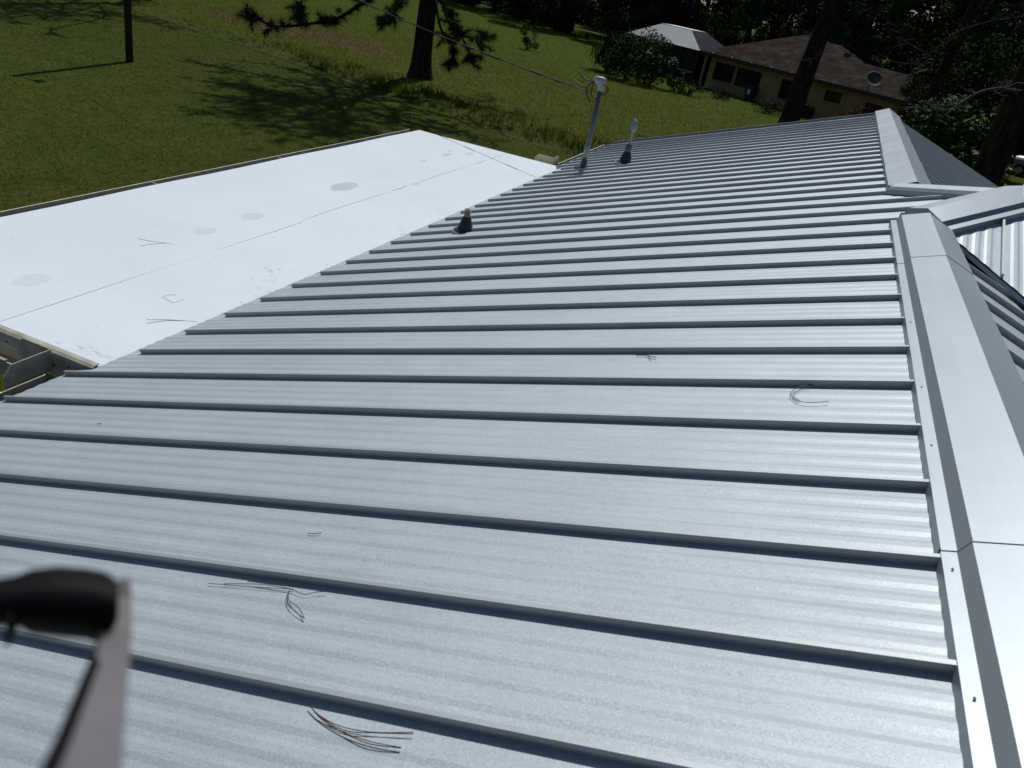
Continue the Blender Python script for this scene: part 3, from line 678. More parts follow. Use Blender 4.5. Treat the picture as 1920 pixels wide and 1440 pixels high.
# openings in the front wall (s0, s1, z0, z1)
OPEN = [(0.45, 2.15, 0.75, 1.95), (2.35, 4.35, 0.72, 1.95), (5.95, 7.6, 0.66, 1.93), (9.25, 10.4, 1.28, 1.95), (12.05, 13.2, 0.9, 1.8), (8.1, 8.9, 0.0, 0.7)]
b = MB(); ss = sorted({0.0, 14.2} | {o_[0] for o_ in OPEN} | {o_[1] for o_ in OPEN})
for i in range(len(ss)-1):
    s0, s1 = ss[i], ss[i+1]; holes = [o_ for o_ in OPEN if o_[0] <= s0 and o_[1] >= s1]
    if not holes: hbox(b, s0, s1, 0, 0.2, 0, 2.4)
    else:
        z = 0
        for o_ in sorted(holes, key=lambda q: q[2]):
            if o_[2] > z: hbox(b, s0, s1, 0, 0.2, z, o_[2])
            z = o_[3]
        hbox(b, s0, s1, 0, 0.2, z, 2.4)
b.build('wall', 'tan_wall', nh)
b = MB(); hbox(b, 0, 14.2, 11.0, 11.2, 0, 2.4); hbox(b, 0, 0.2, 0.2, 11.0, 0, 2.4); hbox(b, 14.0, 14.2, 0.2, 11.0, 0, 2.4); b.build('wall', 'tan_wall', nh)
for (s0, s1, z0, z1) in OPEN:
    fr = MB(); 
    for (a, c_, d_, e_) in ((s0, s1, z1-0.06, z1), (s0, s1, z0, z0+0.06), (s0, s0+0.06, z0+0.06, z1-0.06), (s1-0.06, s1, z0+0.06, z1-0.06), ((s0+s1)/2-0.03, (s0+s1)/2+0.03, z0+0.06, z1-0.06)): hbox(fr, a, c_, 0.06, 0.12, d_, e_)
    wn = fr.build('window', 'trim_dark', nh)
    gl = MB(); hbox(gl, s0+0.06, s1-0.06, 0.13, 0.15, z0+0.06, z1-0.06); gl.build('pane', 'glass_dark', wn)
    sl_ = MB(); hbox(sl_, s0-0.05, s1+0.05, -0.06, -0.002, z0-0.08, z0-0.005)
    if z0 > 0.3: sl_.build('sill', 'tan_wall', wn)
b = MB(); hbox(b, -0.30, -0.16, -0.40, -0.26, 0, 2.38); b.build('porch_post', 'tan_wall', nh)
rp = 0.33; rz = lambda t: 2.45 + rp*(t+0.5)
FR = [(-0.7, -0.5), (14.75, -0.5), (19.2, -0.9), (14.6, 2.44), (13.3, 3.37), (9.5, 3.69), (6.5, 5.85), (5.5, 5.95), (3.3, 6.9)]
BK = [(-0.7, 12.5), (14.75, 10), (19.2, 8), (16.5, 6), (14.5, 8), (10.5, 9), (7.5, 11.5), (5.5, 12), (3.3, 12.5)]
b = MB(); fv = [H(s, t, rz(t) if t > -0.6 else 2.32) for s, t in FR]
b.add(fv, [tuple(range(len(fv)))]); b.add([v - Vector((0, 0, 0.12)) for v in fv], [tuple(reversed(range(len(fv))))]); b.loft([fv, [v - Vector((0, 0, 0.12)) for v in fv]], True, False)
b.build('roof', 'shingle', nh)
b = MB(); seq = [0, 8, 7, 6, 5, 4, 3, 2]; ring_a = [fv[i] - Vector((0, 0, 0.03)) for i in seq]; ring_b = [H(BK[i][0], BK[i][1], 2.4) for i in seq]
b.loft([ring_a, ring_b], False, False); b.build('roof_back', 'shingle', nh)
b = MB()
for i in range(1): b.add([H(-0.72, -0.56, 2.22), H(14.75, -0.56, 2.22), H(14.75, -0.56, 2.44), H(-0.72, -0.56, 2.44), H(-0.72, -0.44, 2.22), H(14.75, -0.44, 2.22), H(14.75, -0.44, 2.44), H(-0.72, -0.44, 2.44)], [(0,1,2,3),(4,7,6,5),(0,4,5,1),(3,2,6,7),(0,3,7,4),(1,5,6,2)])
fg = b.build('gutter', 'trim_dark', nh)
for s in (0.3, 1.9, 3.5, 5.1, 6.7):
    q = MB(); hbox(q, s, s+0.09, -0.60, -0.42, 2.445, 2.475); q.build('gutter_strap', 'white_paint', fg)
for s0, t0 in ((2.2, 6.15), (2.9, 6.5), (7.6, 4.2)):
    q = MB(); hbox(q, s0, s0+0.35, t0, t0+0.3, rz(t0), rz(t0)+0.22); q.build('roof_vent', 'dish', nh)
for s0, s1, t0 in ((2.6, 4.0, 5.6), (6.2, 8.2, 4.6), (8.2, 9.0, 3.9)):
    q = MB(); hbox(q, s0, s1, t0, t0+0.08, rz(t0)-0.005, rz(t0)+0.03); q.build('roof_patch', 'sealant', nh)
# satellite dish on the eave
ds = empty('satellite_dish', H(12.0, -0.3, 2.5), 'grey satellite dish on the eave of the tan house', 'satellite dish')
MB().tube([H(12.0, -0.25, rz(-0.25)), H(12.0, -0.35, 2.85), H(12.15, -0.4, 3.05)], 0.035, 8).build('mast', 'dish', ds)
dc = H(12.25, -0.5, 3.2); dax = Vector((0.15, -0.75, 0.62)).normalized(); u_ = dax.cross(Vector((0, 0, 1))).normalized(); v_ = dax.cross(u_)
b = MB(); b.loft([[dc + (u_*math.cos(a)*r_ + v_*math.sin(a)*r_*1.05) + dax*z_ for a in [k*math.pi/10 for k in range(20)]] for r_, z_ in ((0.06, -0.08), (0.3, -0.05), (0.48, 0.03), (0.5, 0.05), (0.47, 0.045), (0.28, -0.03), (0.05, -0.06))]); b.build('reflector', 'dish', ds, True)
MB().tube([dc - v_*0.45, dc + dax*0.5 - v_*0.1], 0.02, 6).build('feed_arm', 'dish', ds)
# refuse bin against the wall
bn = empty('wheelie_bin', H(4.25, -0.6, 0), 'dark blue wheeled bin with a pale label by the tan wall', 'bin')
b = MB(); b.loft([[H(4.25+sx*w_, -0.55+sy*w_*1.1, z) for sx, sy in ((-1,-1),(1,-1),(1,1),(-1,1))] for z, w_ in ((0.08, 0.23), (0.95, 0.30))]); b.build('body', 'bin_blue', bn)
b = MB(); b.loft([[H(4.25+sx*w_, -0.55+sy*w_*1.1, z) for sx, sy in ((-1,-1),(1,-1),(1,1),(-1,1))] for z, w_ in ((0.955, 0.33), (1.0, 0.33), (1.05, 0.25))]); b.build('lid', 'bin_blue', bn)
b = MB(); hbox(b, 4.13, 4.34, -0.90, -0.885, 0.50, 0.80); b.build('label_sticker', 'white_paint', bn)
for s in (3.99, 4.46): MB().tube([H(s, -0.30, 0.1), H(s+0.05, -0.30, 0.1)], 0.1, 10).build('wheel', 'tyre', bn)
# screened porch with a truncated hip roof beside the house
pc = empty('screen_porch', H(-4.3, 2, 0), 'dark screened porch with a pale hipped roof left of the tan house', 'porch')
e = [(-8.2, 0.0), (-1.15, 0.0), (-1.0, 4.6), (-8.2, 4.6)]; tp = [(-6.1, 1.35), (-3.25, 1.35), (-3.1, 3.2), (-6.1, 3.2)]
ev = [H(s, t, 2.36) for s, t in e]; tv = [H(s, t, 3.50) for s, t in tp]
for k in range(4):
    j = (k+1) % 4; b = MB(); q = [ev[k], ev[j], tv[j], tv[k]]; nn = (q[1]-q[0]).cross(q[3]-q[0]).normalized()*0.04
    b.add(q, [(0, 1, 2, 3)]); b.add([v - nn for v in q], [(3, 2, 1, 0)]); b.loft([q, [v - nn for v in q]], True, False)
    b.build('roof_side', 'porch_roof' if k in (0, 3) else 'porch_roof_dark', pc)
b = MB(); b.loft([[v + Vector((0, 0, -0.03)) for v in tv], [v + Vector((0, 0, 0.03)) for v in tv]]); b.build('roof_top', 'porch_top', pc)
for s in (-8.0, -6.3, -4.6, -2.9, -1.3):
    b = MB(); hbox(b, s-0.05, s+0.05, 0.1, 0.2, 0, 2.34); b.build('post', 'trim_dark', pc)
b = MB(); hbox(b, -8.0, -1.3, 0.21, 0.225, 0.05, 2.3); b.build('screen', 'screen', pc)
b = MB(); hbox(b, -8.0, -1.3, 4.3, 4.35, 0.05, 2.3); hbox(b, -8.05, -8.0, 0.3, 4.3, 0.05, 2.3); b.build('screen', 'screen', pc)
b = MB(); hbox(b, -2.9, -1.4, 0.02, 0.09, 0.78, 0.84); b.build('rail', 'sealant', pc)

# ================================================================== vegetation
def leaf_cloud(rs, clumps, per, leaf, flat=0.5, spiky=False):
    """many small leaf faces in clumps: clumps = [(centre, radius)]"""
    V = []; 
    for (c, r) in clumps:
        n = int(per*(r/0.8)**2)+6
        d = rs.normal(size=(n, 3)); d /= np.linalg.norm(d, axis=1)[:, None]
        rad = r*(0.45+0.55*rs.random(n)**0.5); p = np.array(c) + d*rad[:, None]*np.array([1, 1, 0.8])
        nrm = d*0.6 + rs.normal(size=(n, 3))*0.6 + np.array([0, 0, flat]); nrm /= np.linalg.norm(nrm, axis=1)[:, None]
        a = np.cross(nrm, rs.normal(size=(n, 3))); a /= np.linalg.norm(a, axis=1)[:, None]; b_ = np.cross(nrm, a)
        L = leaf*(0.6+0.8*rs.random(n))[:, None]; W = L*0.42
        V.append(np.stack([p-a*L, p-b_*W+nrm*L*0.12, p+a*L, p+b_*W+nrm*L*0.12], 1))
    V = np.concatenate(V).reshape(-1, 3); F = np.arange(len(V)).reshape(-1, 4); return V, F
def branch_pts(rs, p0, p1, sag, n=6, jit=0.15):
    p0, p1 = np.array(p0, float), np.array(p1, float); out = []
    for k in range(n+1):
        t = k/n; q = p0*(1-t)+p1*t; q = q + np.array([0, 0, -sag*4*t*(1-t)*0.5 - sag*t*t]) + (rs.normal(size=3)*jit*(0 < k < n)); out.append(Vector(q))
    return out
def tufts(rs, centres, dirs, n, length, width):
    """bottle-brush bursts of long needles at twig ends"""
    C = np.repeat(np.array(centres, float), n, 0); D = np.repeat(np.array(dirs, float), n, 0)
    d = rs.normal(size=C.shape); d /= np.linalg.norm(d, axis=1)[:, None]; d = d*0.85 + D*0.75; d /= np.linalg.norm(d, axis=1)[:, None]
    base = C - D*(rs.random((len(C), 1))*length*0.9)
    s = np.cross(d, rs.normal(size=C.shape)); s /= np.linalg.norm(s, axis=1)[:, None]
    L = length*(0.7+0.5*rs.random((len(C), 1))); tip = base + d*L + np.array([0, 0, -0.12])*L
    V = np.stack([base-s*width, base+s*width, tip], 1).reshape(-1, 3); return V, np.arange(len(V)).reshape(-1, 3)

def pine(base, height, r0, cs, cr, nl, seed, label, extra=(), lean=(0, 0), tuft_n=54, tlen=0.30, dead=(), group=None, wid=0.0095, name='pine_tree'):
    rs = np.random.RandomState(seed); o = empty(name, base, label, 'tree', group); b = MB(); tr = []
    axis = lambda h: Vector((lean[0]*h/height + 0.05*math.sin(h*0.6+seed), lean[1]*h/height + 0.05*math.cos(h*0.5+seed), h))
    hs = [-0.3, 0.0, 0.25, 0.6, 1.2] + list(np.linspace(2, height, 14)); rr = []
    for h in hs: rr.append(r0*(1.45 if h <= 0 else 1.25 if h < .3 else 1.1 if h < 0.7 else 1.0)*max(0.12, 1-0.82*max(h, 0)/height)); tr.append(axis(h))
    b.tube(tr, rr, 14); b.build('trunk', 'bark_pine', o, True, world=False)
    lb = MB(); cent, dirs = [], []
    def limb(pts, r, twigs, spread):
        lb.tube(pts, [r*(1-0.75*k/(len(pts)-1)) for k in range(len(pts))], 6)
        for k in range(twigs):
            t = 0.3 + 0.7*rs.random(); i = min(int(t*(len(pts)-1)), len(pts)-2); q = pts[i].lerp(pts[i+1], t*(len(pts)-1)-i)
            dv = rs.normal(size=3)*[1, 1, 0.5] + np.array([0, 0, 0.15]); dv /= np.linalg.norm(dv)
            dv = dv + np.array((pts[-1]-pts[0]).normalized())*0.5; L = spread*(0.4+0.8*rs.random()); e_ = q + Vector(dv)*L
            mid = q.lerp(e_, 0.5) + Vector((0, 0, -0.08*L)); lb.tube([q, mid, e_], [0.018, 0.013, 0.008], 4)
            cent.append(tuple(e_)); dirs.append(tuple((e_-q).normalized()))
            if rs.random() < 0.6: cent.append(tuple(mid)); dirs.append(tuple((mid-q).normalized()))
        cent.append(tuple(pts[-1])); dirs.append(tuple((pts[-1]-pts[-2]).normalized()))
    for k in range(nl):
        h = cs + (height-cs)*(k+0.5)/nl; a = k*2.4 + rs.random(); L = cr*(1.0-0.65*((h-cs)/(height-cs))**1.5)*(0.6+0.5*rs.random())
        p0 = axis(h); p1 = p0 + Vector((math.cos(a)*L, math.sin(a)*L, L*0.18))
        limb(branch_pts(rs, p0, p1, 0.10*L), 0.03+0.012*L, int(8+L*3.6), 1.0)
    for (pts, r, tw, spr) in extra:
        limb(smooth_path([Vector(p) - Vector(base) for p in pts], 3), r, tw, spr)
    lb.build('branches', 'bark_pine', o, world=False)
    V, F = tufts(rs, cent, dirs, tuft_n, tlen, wid); link('crown', mesh_np('crown', V, F), 'pine_green', o)
    if dead:
        db_ = MB()
        for (pts, r) in dead:
            pp_ = smooth_path([Vector(p) - Vector(base) for p in pts], 4); db_.tube(pp_, [r*(1-0.8*k/(len(pp_)-1)) for k in range(len(pp_))], 6)
            for k in range(int(len(pp_)*1.6)):
                q = pp_[rs.randint(1, len(pp_))]; dv = Vector(rs.normal(size=3)*[1, 1, .7]).normalized()*(0.25+0.6*rs.random())
                m_ = q + dv*0.5 + Vector(rs.normal(size=3)*0.08); db_.tube([q, m_, q+dv], [r*0.22, r*0.16, r*0.08], 4)
        db_.build('dead_branch', 'bark_dead', o, world=False)
    return o
# lone pine in the field
bp_ = on_ground(788, 146); BZ = float(ground_z(bp_.x, bp_.y)); bp_ = Vector((bp_.x, bp_.y, BZ))
A_ = lambda lst: [at_depth(x, y, Y) for x, y, Y in lst]
pine(tuple(bp_), 22, 0.45, 9.5, 6.8, 46, 3, 'lone tall pine with a thick dark trunk standing in the field', extra=(
    ([bp_+Vector((0, 0, 6.6)), bp_+Vector((-0.6, -3.5, 6.2))] + A_([(705, -20, 27), (672, 10, 26.4), (630, 36, 26), (585, 44, 25.6), (520, 50, 25.2), (484, 36, 25), (455, 20, 24.8)]), 0.10, 34, 0.36),
    ([bp_+Vector((0, 0, 7.5)), bp_+Vector((0.0, -4, 6.9))] + A_([(610, -60, 27), (575, -20, 26), (562, 18, 25.5), (560, 30, 25.2)]), 0.06, 26, 0.30),
    ([bp_+Vector((0, 0, 6.9))] + A_([(770, -30, 33), (745, 8, 31.5), (735, 30, 31), (722, 42, 30.8)]), 0.07, 26, 0.45),
    ([bp_+Vector((0, 0, 4.6))] + A_([(832, 18, 33.5), (846, 48, 32.5), (868, 66, 32), (892, 72, 31.6), (908, 64, 31.4)]), 0.08, 30, 0.5),
    ([bp_+Vector((0, 0, 4.2))] + A_([(824, 46, 33.2), (838, 70, 32.4), (850, 92, 32), (846, 116, 31.8), (838, 120, 31.6)]), 0.07, 22, 0.45),
    ([bp_+Vector((0, 0, 5.0)), bp_+Vector((0.8, -2, 4.4))] + A_([(872, 80, 32), (880, 100, 31.8), (884, 116, 31.6)]), 0.05, 22, 0.42)))
# pine off the upper left whose needles hang into the frame
pine((-35.8, 36.6, 0), 19, 0.35, 8.0, 6.0, 26, 11, 'pine at the upper left edge with only hanging needles and shadow in view', extra=(
    ([(-35.8, 36.6, 5.5), (-33, 32, 4.6)] + A_([(60, -60, 26), (60, -28, 25), (62, -6, 24.6)]), 0.06, 8, 0.4),
    ([(-35.8, 36.6, 6.0), (-32, 33, 5.2)] + A_([(140, -60, 26), (132, -25, 25), (135, -4, 24.5)]), 0.06, 8, 0.4)))
# pine in front of the neighbour's house
t1 = at_depth(1473, 246, 39.0); t1.z = 0; top1 = at_depth(1566, 0, 39.0); ln1 = (top1.x - at_depth(1473, 246, 39).x)/(top1.z - at_depth(1473, 246, 39).z)
t1 = at_depth(1480, 225, 39.0); sl1 = ln1; t1 = Vector((t1.x - sl1*t1.z, 39.0, 0))
pine(tuple(t1), 19, 0.46, 8.5, 5.5, 20, 21, 'tall pine trunk rising in front of the tan house', lean=(sl1*19, 0), extra=(
    ([t1+Vector((sl1*6.5, 0, 6.5))] + A_([(1600, 10, 38), (1640, 30, 37.5), (1690, 45, 37)]), 0.06, 12, 0.6),
    ([t1+Vector((sl1*5.6, 0, 5.6))] + A_([(1566, 40, 38.3), (1582, 52, 38), (1575, 66, 37.8)]), 0.05, 9, 0.4)),
    dead=(([t1+Vector((sl1*4.6, 0, 4.6))] + A_([(1540, 100, 38), (1510, 112, 37.7), (1490, 108, 37.5)]), 0.03),))
# big pine at the right edge
q0 = at_depth(1838, 352, 27.0); q1 = at_depth(1912, 190, 27.0); sl2 = (q1.x-q0.x)/(q1.z-q0.z); t2 = Vector((q0.x - sl2*q0.z, 27.0, 0))
pine(tuple(t2), 18, 0.47, 8.0, 5.5, 18, 33, 'leaning thick pine trunk at the right edge beside the roof', lean=(sl2*18, 0),
    dead=(([t2+Vector((sl2*4.6, 0, 4.55))] + A_([(1905, 172, 26.6), (1880, 166, 26.3), (1840, 172, 26), (1806, 190, 25.8), (1782, 206, 25.6), (1755, 206, 25.4), (1720, 200, 25.2)]), 0.06),))
# slim dead-limbed pine behind it
q0 = at_depth(1735, 200, 44.0); q1 = at_depth(1752, 100, 44.0); t3 = Vector((q0.x, 44.0, 0))
pine(tuple(t3), 14, 0.36, 7.2, 4.5, 12, 41, 'shaggy dark pine with bare grey limbs before the neighbour roof', lean=(0.5, 0), extra=(
    ([t3+Vector((0.1, 0, 5.0))] + A_([(1790, 70, 43), (1830, 78, 42.5), (1850, 95, 42)]), 0.05, 16, 0.6),
    ([t3+Vector((0.1, 0, 4.4))] + A_([(1800, 110, 43), (1850, 118, 42.5), (1870, 130, 42)]), 0.05, 16, 0.6),
    ([t3+Vector((0.1, 0, 3.0))] + A_([(1725, 150, 43), (1710, 165, 42.5), (1700, 170, 42)]), 0.04, 10, 0.4)),
    dead=((A_([(1742, 118, 43.8), (1720, 120, 42), (1690, 118, 41), (1660, 112, 40.4), (1630, 110, 40)]), 0.03),
          (A_([(1745, 100, 43.8), (1770, 80, 42), (1800, 58, 41), (1840, 44, 40), (1880, 36, 39.4), (1925, 30, 39)]), 0.04),
          (A_([(1744, 105, 43.8), (1720, 90, 42), (1690, 70, 41), (1700, 40, 40)]), 0.03),
          (A_([(1738, 130, 43.8), (1690, 146, 42), (1660, 156, 41), (1635, 164, 40.6)]), 0.03)))

# broadleaf trees: three kinds, then copies
def broad_proto(name, seed, height, cr, leaf, mat):
    rs = np.random.RandomState(seed); o = empty(name, (0, 0, 0), 'x', 'tree'); b = MB()
    tp_ = Vector((rs.normal()*0.3, rs.normal()*0.3, height*0.75)); trunk = [Vector((0, 0, -0.3)), Vector((0.05, 0.02, height*0.2)), Vector((0.1, -0.1, height*0.45)), tp_]
    b.tube(trunk, [0.3, 0.22, 0.16, 0.05], 10); clumps = []
    for k in range(46):
        h = height*(0.03+0.91*(k+rs.random())/46); a = rs.random()*6.283; f = math.sin(math.pi*min(1, 0.30+0.72*h/height))**0.6
        L = cr*f*(0.35+0.65*rs.random()**0.5); c = (math.cos(a)*L, math.sin(a)*L, h); clumps.append((c, 0.55+0.75*rs.random()))
        if k % 2 == 0:
            s0 = Vector((0.08, -0.05, h*0.7)); b.tube(branch_pts(rs, s0, c, -0.1, 4, 0.1), [0.08, 0.06, 0.05, 0.035, 0.02], 5)
    b.build('trunk', 'bark_pine', o, True, world=False)
    V, F = leaf_cloud(rs, clumps, 210, leaf); link('crown', mesh_np('crown', V, F), mat, o); return o
pr_ = [broad_proto('broadleaf_tree', 51, 13, 4.6, 0.17, 'leaf_dark'), broad_proto('broadleaf_tree', 52, 11, 4.2, 0.15, 'leaf_mid'), broad_proto('broadleaf_tree', 53, 15, 5.0, 0.18, 'leaf_dark')]
rs = np.random.RandomState(8); used = [False]*3
spots = []
for k in range(15):                         # front row along the far edge of the field and behind the house
    t = k/14; x = -46 + 72*t; y = 99 - 22*min(t*1.6, 1) + rs.normal()*1.5; spots.append((x + rs.normal()*0.8, y, k % 3, 0.9+0.3*rs.random()))
for k in range(14): spots.append((-55 + 90*k/13 + rs.normal(), 108 - 14*min(k/9, 1) + rs.normal()*2, (k+1) % 3, 1.1+0.3*rs.random()))
for k in range(12): spots.append((-60 + 110*k/11 + rs.normal(), 122 + rs.normal()*3, (k+2) % 3, 1.3+0.3*rs.random()))
for (x, y, s) in ((26, 66, .95), (31, 62, 1.0), (21, 72, 1.0), (16, 76, 1.05), (36, 56, 1.0), (12, 70.5, .62)): spots.append((x, y, rs.randint(3), s))
spots += [(14.5, 1, 0, .85), (15.5, 9.5, 2, .8), (13.5, -7, 1, .9), (17, 17, 0, .85), (20, 25, 2, .8)]  # unseen trees added on the right so slope B reflects something dark
for (x, y, k, s) in spots:
    o = pr_[k] if not used[k] else copy_tree(pr_[k]); used[k] = True
    o.location = (x, y, 0); o.rotation_euler.z = rs.random()*6.28; o.scale = (s, s, s*(0.9+0.2*rs.random()))
    o['label'] = 'dark leafy tree in the shaded wood behind the field and house'; o['group'] = 'trees of the wood behind'
    if y < 40: o['label'] = 'unseen leafy tree added right of the metal roofed house to darken reflections'; o['group'] = 'unseen trees added for dark reflections'

def shrub(name, base, height, rad, leaf, mat, seed, label, n=16, per=150, cat='shrub', group=None, stem=True):
    rs = np.random.RandomState(seed); o = empty(name, base, label, cat, group); b = MB(); clumps = []
    for k in range(n):
        a = rs.random()*6.283; h = height*(0.15+0.72*rs.random()); f = math.sin(math.pi*min(1, 0.25+0.7*h/height)); L = rad*f*rs.random()**0.5
        c = (math.cos(a)*L, math.sin(a)*L, h); clumps.append((c, rad*(0.28+0.2*rs.random())))
        if k < 8: b.tube([Vector((rs.normal()*0.08, rs.normal()*0.08, -0.1)), Vector((c[0]*0.5, c[1]*0.5, h*0.6)), Vector(c)], [0.035, 0.025, 0.01], 5)
    b.build('stem', 'bark_pine', o, world=False)
    V, F = leaf_cloud(rs, clumps, per*(3.0 if rad < 1.0 else 1.5), leaf); link('foliage', mesh_np('foliage', V, F), mat, o); return o
def ground_at(x, y): p = on_ground(x, y); return (p.x, p.y, float(ground_z(p.x, p.y)))
# spiky rosette bush
def spiky(base, r, n, seed, label, height=1.5):
    rs = np.random.RandomState(seed); o = empty('spiky_shrub', base, label, 'shrub'); V = []
    for k in range(n):
        a = rs.random()*6.283; el = 0.15+1.25*rs.random(); d = np.array([math.cos(a)*math.cos(el), math.sin(a)*math.cos(el), math.sin(el)]); s = np.array([-math.sin(a), math.cos(a), 0])*0.035
        c = np.array([rs.normal()*r*0.3, rs.normal()*r*0.3, 0.2+rs.random()*height*0.5]); L = r*(0.7+0.5*rs.random())
        V.append([c-s, c+s, c+d*L*0.6+s*0.7, c+d*L*0.6-s*0.7]); V.append([c+d*L*0.6-s*0.7, c+d*L*0.6+s*0.7, c+d*L+s*0.05-np.array([0, 0, 0.1*L]), c+d*L-s*0.05-np.array([0, 0, 0.1*L])])
    V = np.array(V).reshape(-1, 3); link('leaves', mesh_np('leaves', V, np.arange(len(V)).reshape(-1, 4)), 'leaf_dark', o)
    MB().tube([(0, 0, -0.1), (0, 0, height*0.6)], 0.12, 8).build('stem', 'bark_pine', o, world=False); return o
gA = ground_at(1138, 134); spiky(gA, 1.7, 380, 5, 'dark spiky leaved bush at the left end of the porch hedge', 2.6)
shrub('garden_shrub', ground_at(1175, 150), 3.0, 1.7, 0.10, 'leaf_dark', 61, 'dense black green bush beside the spiky bush', 24)
shrub('garden_shrub', ground_at(1218, 160), 3.3, 1.3, 0.11, 'leaf_gloss', 62, 'light green glossy shrub against the pale porch roof', 20, 130)
shrub('garden_shrub', ground_at(1196, 140), 3.9, 1.4, 0.10, 'leaf_mid', 63, 'tall loose bush overlapping the left corner of the porch roof', 18, 120)
shrub('garden_shrub', ground_at(1262, 172), 1.5, 0.9, 0.09, 'leaf_mid', 64, 'low bush under the porch screens', 12, 110)
shrub('garden_shrub', ground_at(1290, 180), 1.0, 0.8, 0.08, 'leaf_dark', 65, 'small dark bush at the right foot of the porch', 10, 110)
shrub('garden_shrub', ground_at(1345, 186), 0.7, 0.8, 0.07, 'leaf_dark', 66, 'low planting below the first windows of the tan house', 10, 100)
shrub('garden_shrub', ground_at(1440, 214), 0.8, 1.1, 0.07, 'leaf_dark', 67, 'low dark planting left of the pine before the tan house', 12, 100)
shrub('garden_shrub', tuple(H(8.6, -1.6, 0)), 1.1, 1.0, 0.07, 'leaf_dark', 68, 'low dark planting under the small high window', 12, 100)
shrub('garden_shrub', tuple(H(12.6, -1.7, 0)), 1.6, 1.2, 0.08, 'leaf_red', 69, 'reddish bush below the satellite dish', 12, 110)
shrub('garden_shrub', tuple(H(0.0, 13, 0)), 4.6, 2.0, 0.10, 'leaf_red', 70, 'red leaved bush behind the left end of the shingle roof', 20, 110)
shrub('leafy_tree', tuple(H(2.6, 15, 0)), 7.0, 2.6, 0.13, 'leaf_mid', 71, 'bright leaved small tree above the shingle roof', 30, 140, 'tree')
shrub('field_shrub', ground_at(988, 93), 1.9, 0.75, 0.08, 'leaf_dark', 72, 'small round shrub alone on the far green field', 14, 120)
shrub('garden_tree', at_depth(1760, 300, 36).xy.to_tuple() + (0,), 4.3, 2.1, 0.12, 'leaf_gloss', 73, 'glossy dark leafy bush behind the far gable of the metal roof', 40, 150, 'tree')
shrub('garden_tree', at_depth(1720, 300, 40).xy.to_tuple() + (0,), 3.4, 1.6, 0.11, 'leaf_gloss', 74, 'dark bush just right of the far ridge end', 24, 130, 'tree')
shrub('garden_tree', at_depth(1880, 150, 52).xy.to_tuple() + (0,), 6.5, 2.6, 0.13, 'leaf_dark', 75, 'dark leafy tree behind the leaning pine at the right edge', 34, 140, 'tree')
shrub('garden_tree', at_depth(1800, 150, 58).xy.to_tuple() + (0,), 6.8, 3.0, 0.13, 'leaf_dark', 76, 'dark leafy tree right of the shaggy pine', 34, 140, 'tree')
shrub('garden_tree', at_depth(1935, 150, 66).xy.to_tuple() + (0,), 8.0, 3.2, 0.14, 'leaf_dark', 77, 'tall dark tree above the parked car', 36, 140, 'tree')

# ---- grass (nobody could count it)
def blades(name, n, region, hgt, wid, mat, label, seed, per=3, dens=None, lean=0.5, hfn=None):
    rs = np.random.RandomState(seed); x0, x1, y0, y1 = region
    X = x0 + (x1-x0)*rs.random(n); Y = y0 + (y1-y0)*rs.random(n)
    keep = dens(X, Y, rs) if dens is not None else np.ones(n, bool); X, Y = X[keep], Y[keep]; n = len(X)
    X = np.repeat(X, per) + rs.normal(size=n*per)*wid*2.2; Y = np.repeat(Y, per) + rs.normal(size=n*per)*wid*2.2; m = len(X)
    Z = ground_z(X, Y)-0.01; h = hgt*(0.5+0.9*rs.random(m))*(hfn(X, Y) if hfn is not None else 1.0); a = rs.random(m)*6.283; la = rs.random(m)*6.283; ll = h*lean*rs.random(m)
    dx, dy = np.cos(a)*wid, np.sin(a)*wid
    V = np.stack([np.stack([X-dx, Y-dy, Z], 1), np.stack([X+dx, Y+dy, Z], 1), np.stack([X+np.cos(la)*ll, Y+np.sin(la)*ll, Z+h], 1)], 1).reshape(-1, 3)
    o = link(name, mesh_np(name, V, np.arange(len(V)).reshape(-1, 3)), mat); tag(o, label, 'grass', kind='stuff'); return o
inhouse = lambda X, Y: (X > -6.3) & (Y < 15.9)
blades('lawn_grass', 290000, (-42, -4, -1, 36), 0.035, 0.011, 'lawn_blade', 'short mown lawn between the white roof and the ditch', 1,
       dens=lambda X, Y, rs: (Y < ditch_y(X)+0.1) & ~inhouse(X, Y) & (X > -Y*1.35-6), lean=0.9)
blades('field_grass', 240000, (-62, 14, 24, 100), 0.10, 0.016, 'field_blade', 'rough uncut grass of the field beyond the ditch', 2,
       dens=lambda X, Y, rs: (Y > ditch_y(X)+0.6) & (rs.random(len(X)) < np.clip(40/Y, 0.25, 1)) & (X > -Y*0.85-8) & ~((X > -10) & (Y > 63-0.46*(X+9.4)-1.2) & (Y < 75)) & ~((X > 2.5) & (np.abs(Y - (58.6-(X-3)*0.338)) < 1.7)), lean=0.8)
blades('ditch_weeds', 42000, (-44, -4, 24, 40), 0.30, 0.016, 'weed_blade', 'tall dark weeds growing along the ditch', 3,
       dens=lambda X, Y, rs: (Y > ditch_y(X)-0.1) & (Y < ditch_y(X) + 0.4 + 2.6*rs.random(len(X))*np.clip((X+30)/10, 0.25, 1.2)) & (rs.random(len(X)) < np.clip((X+36)/14, 0.2, 1)*(0.55+0.45*np.sin(X*2.1+Y*1.3)*np.sin(Y*1.9-X*0.7))), lean=0.9,
       hfn=lambda X, Y: np.clip((X+34)/14, 0.35, 1.0)*(0.8+0.45*np.sin(X*1.7+Y*0.9)*np.sin(Y*2.3+X*0.5)))

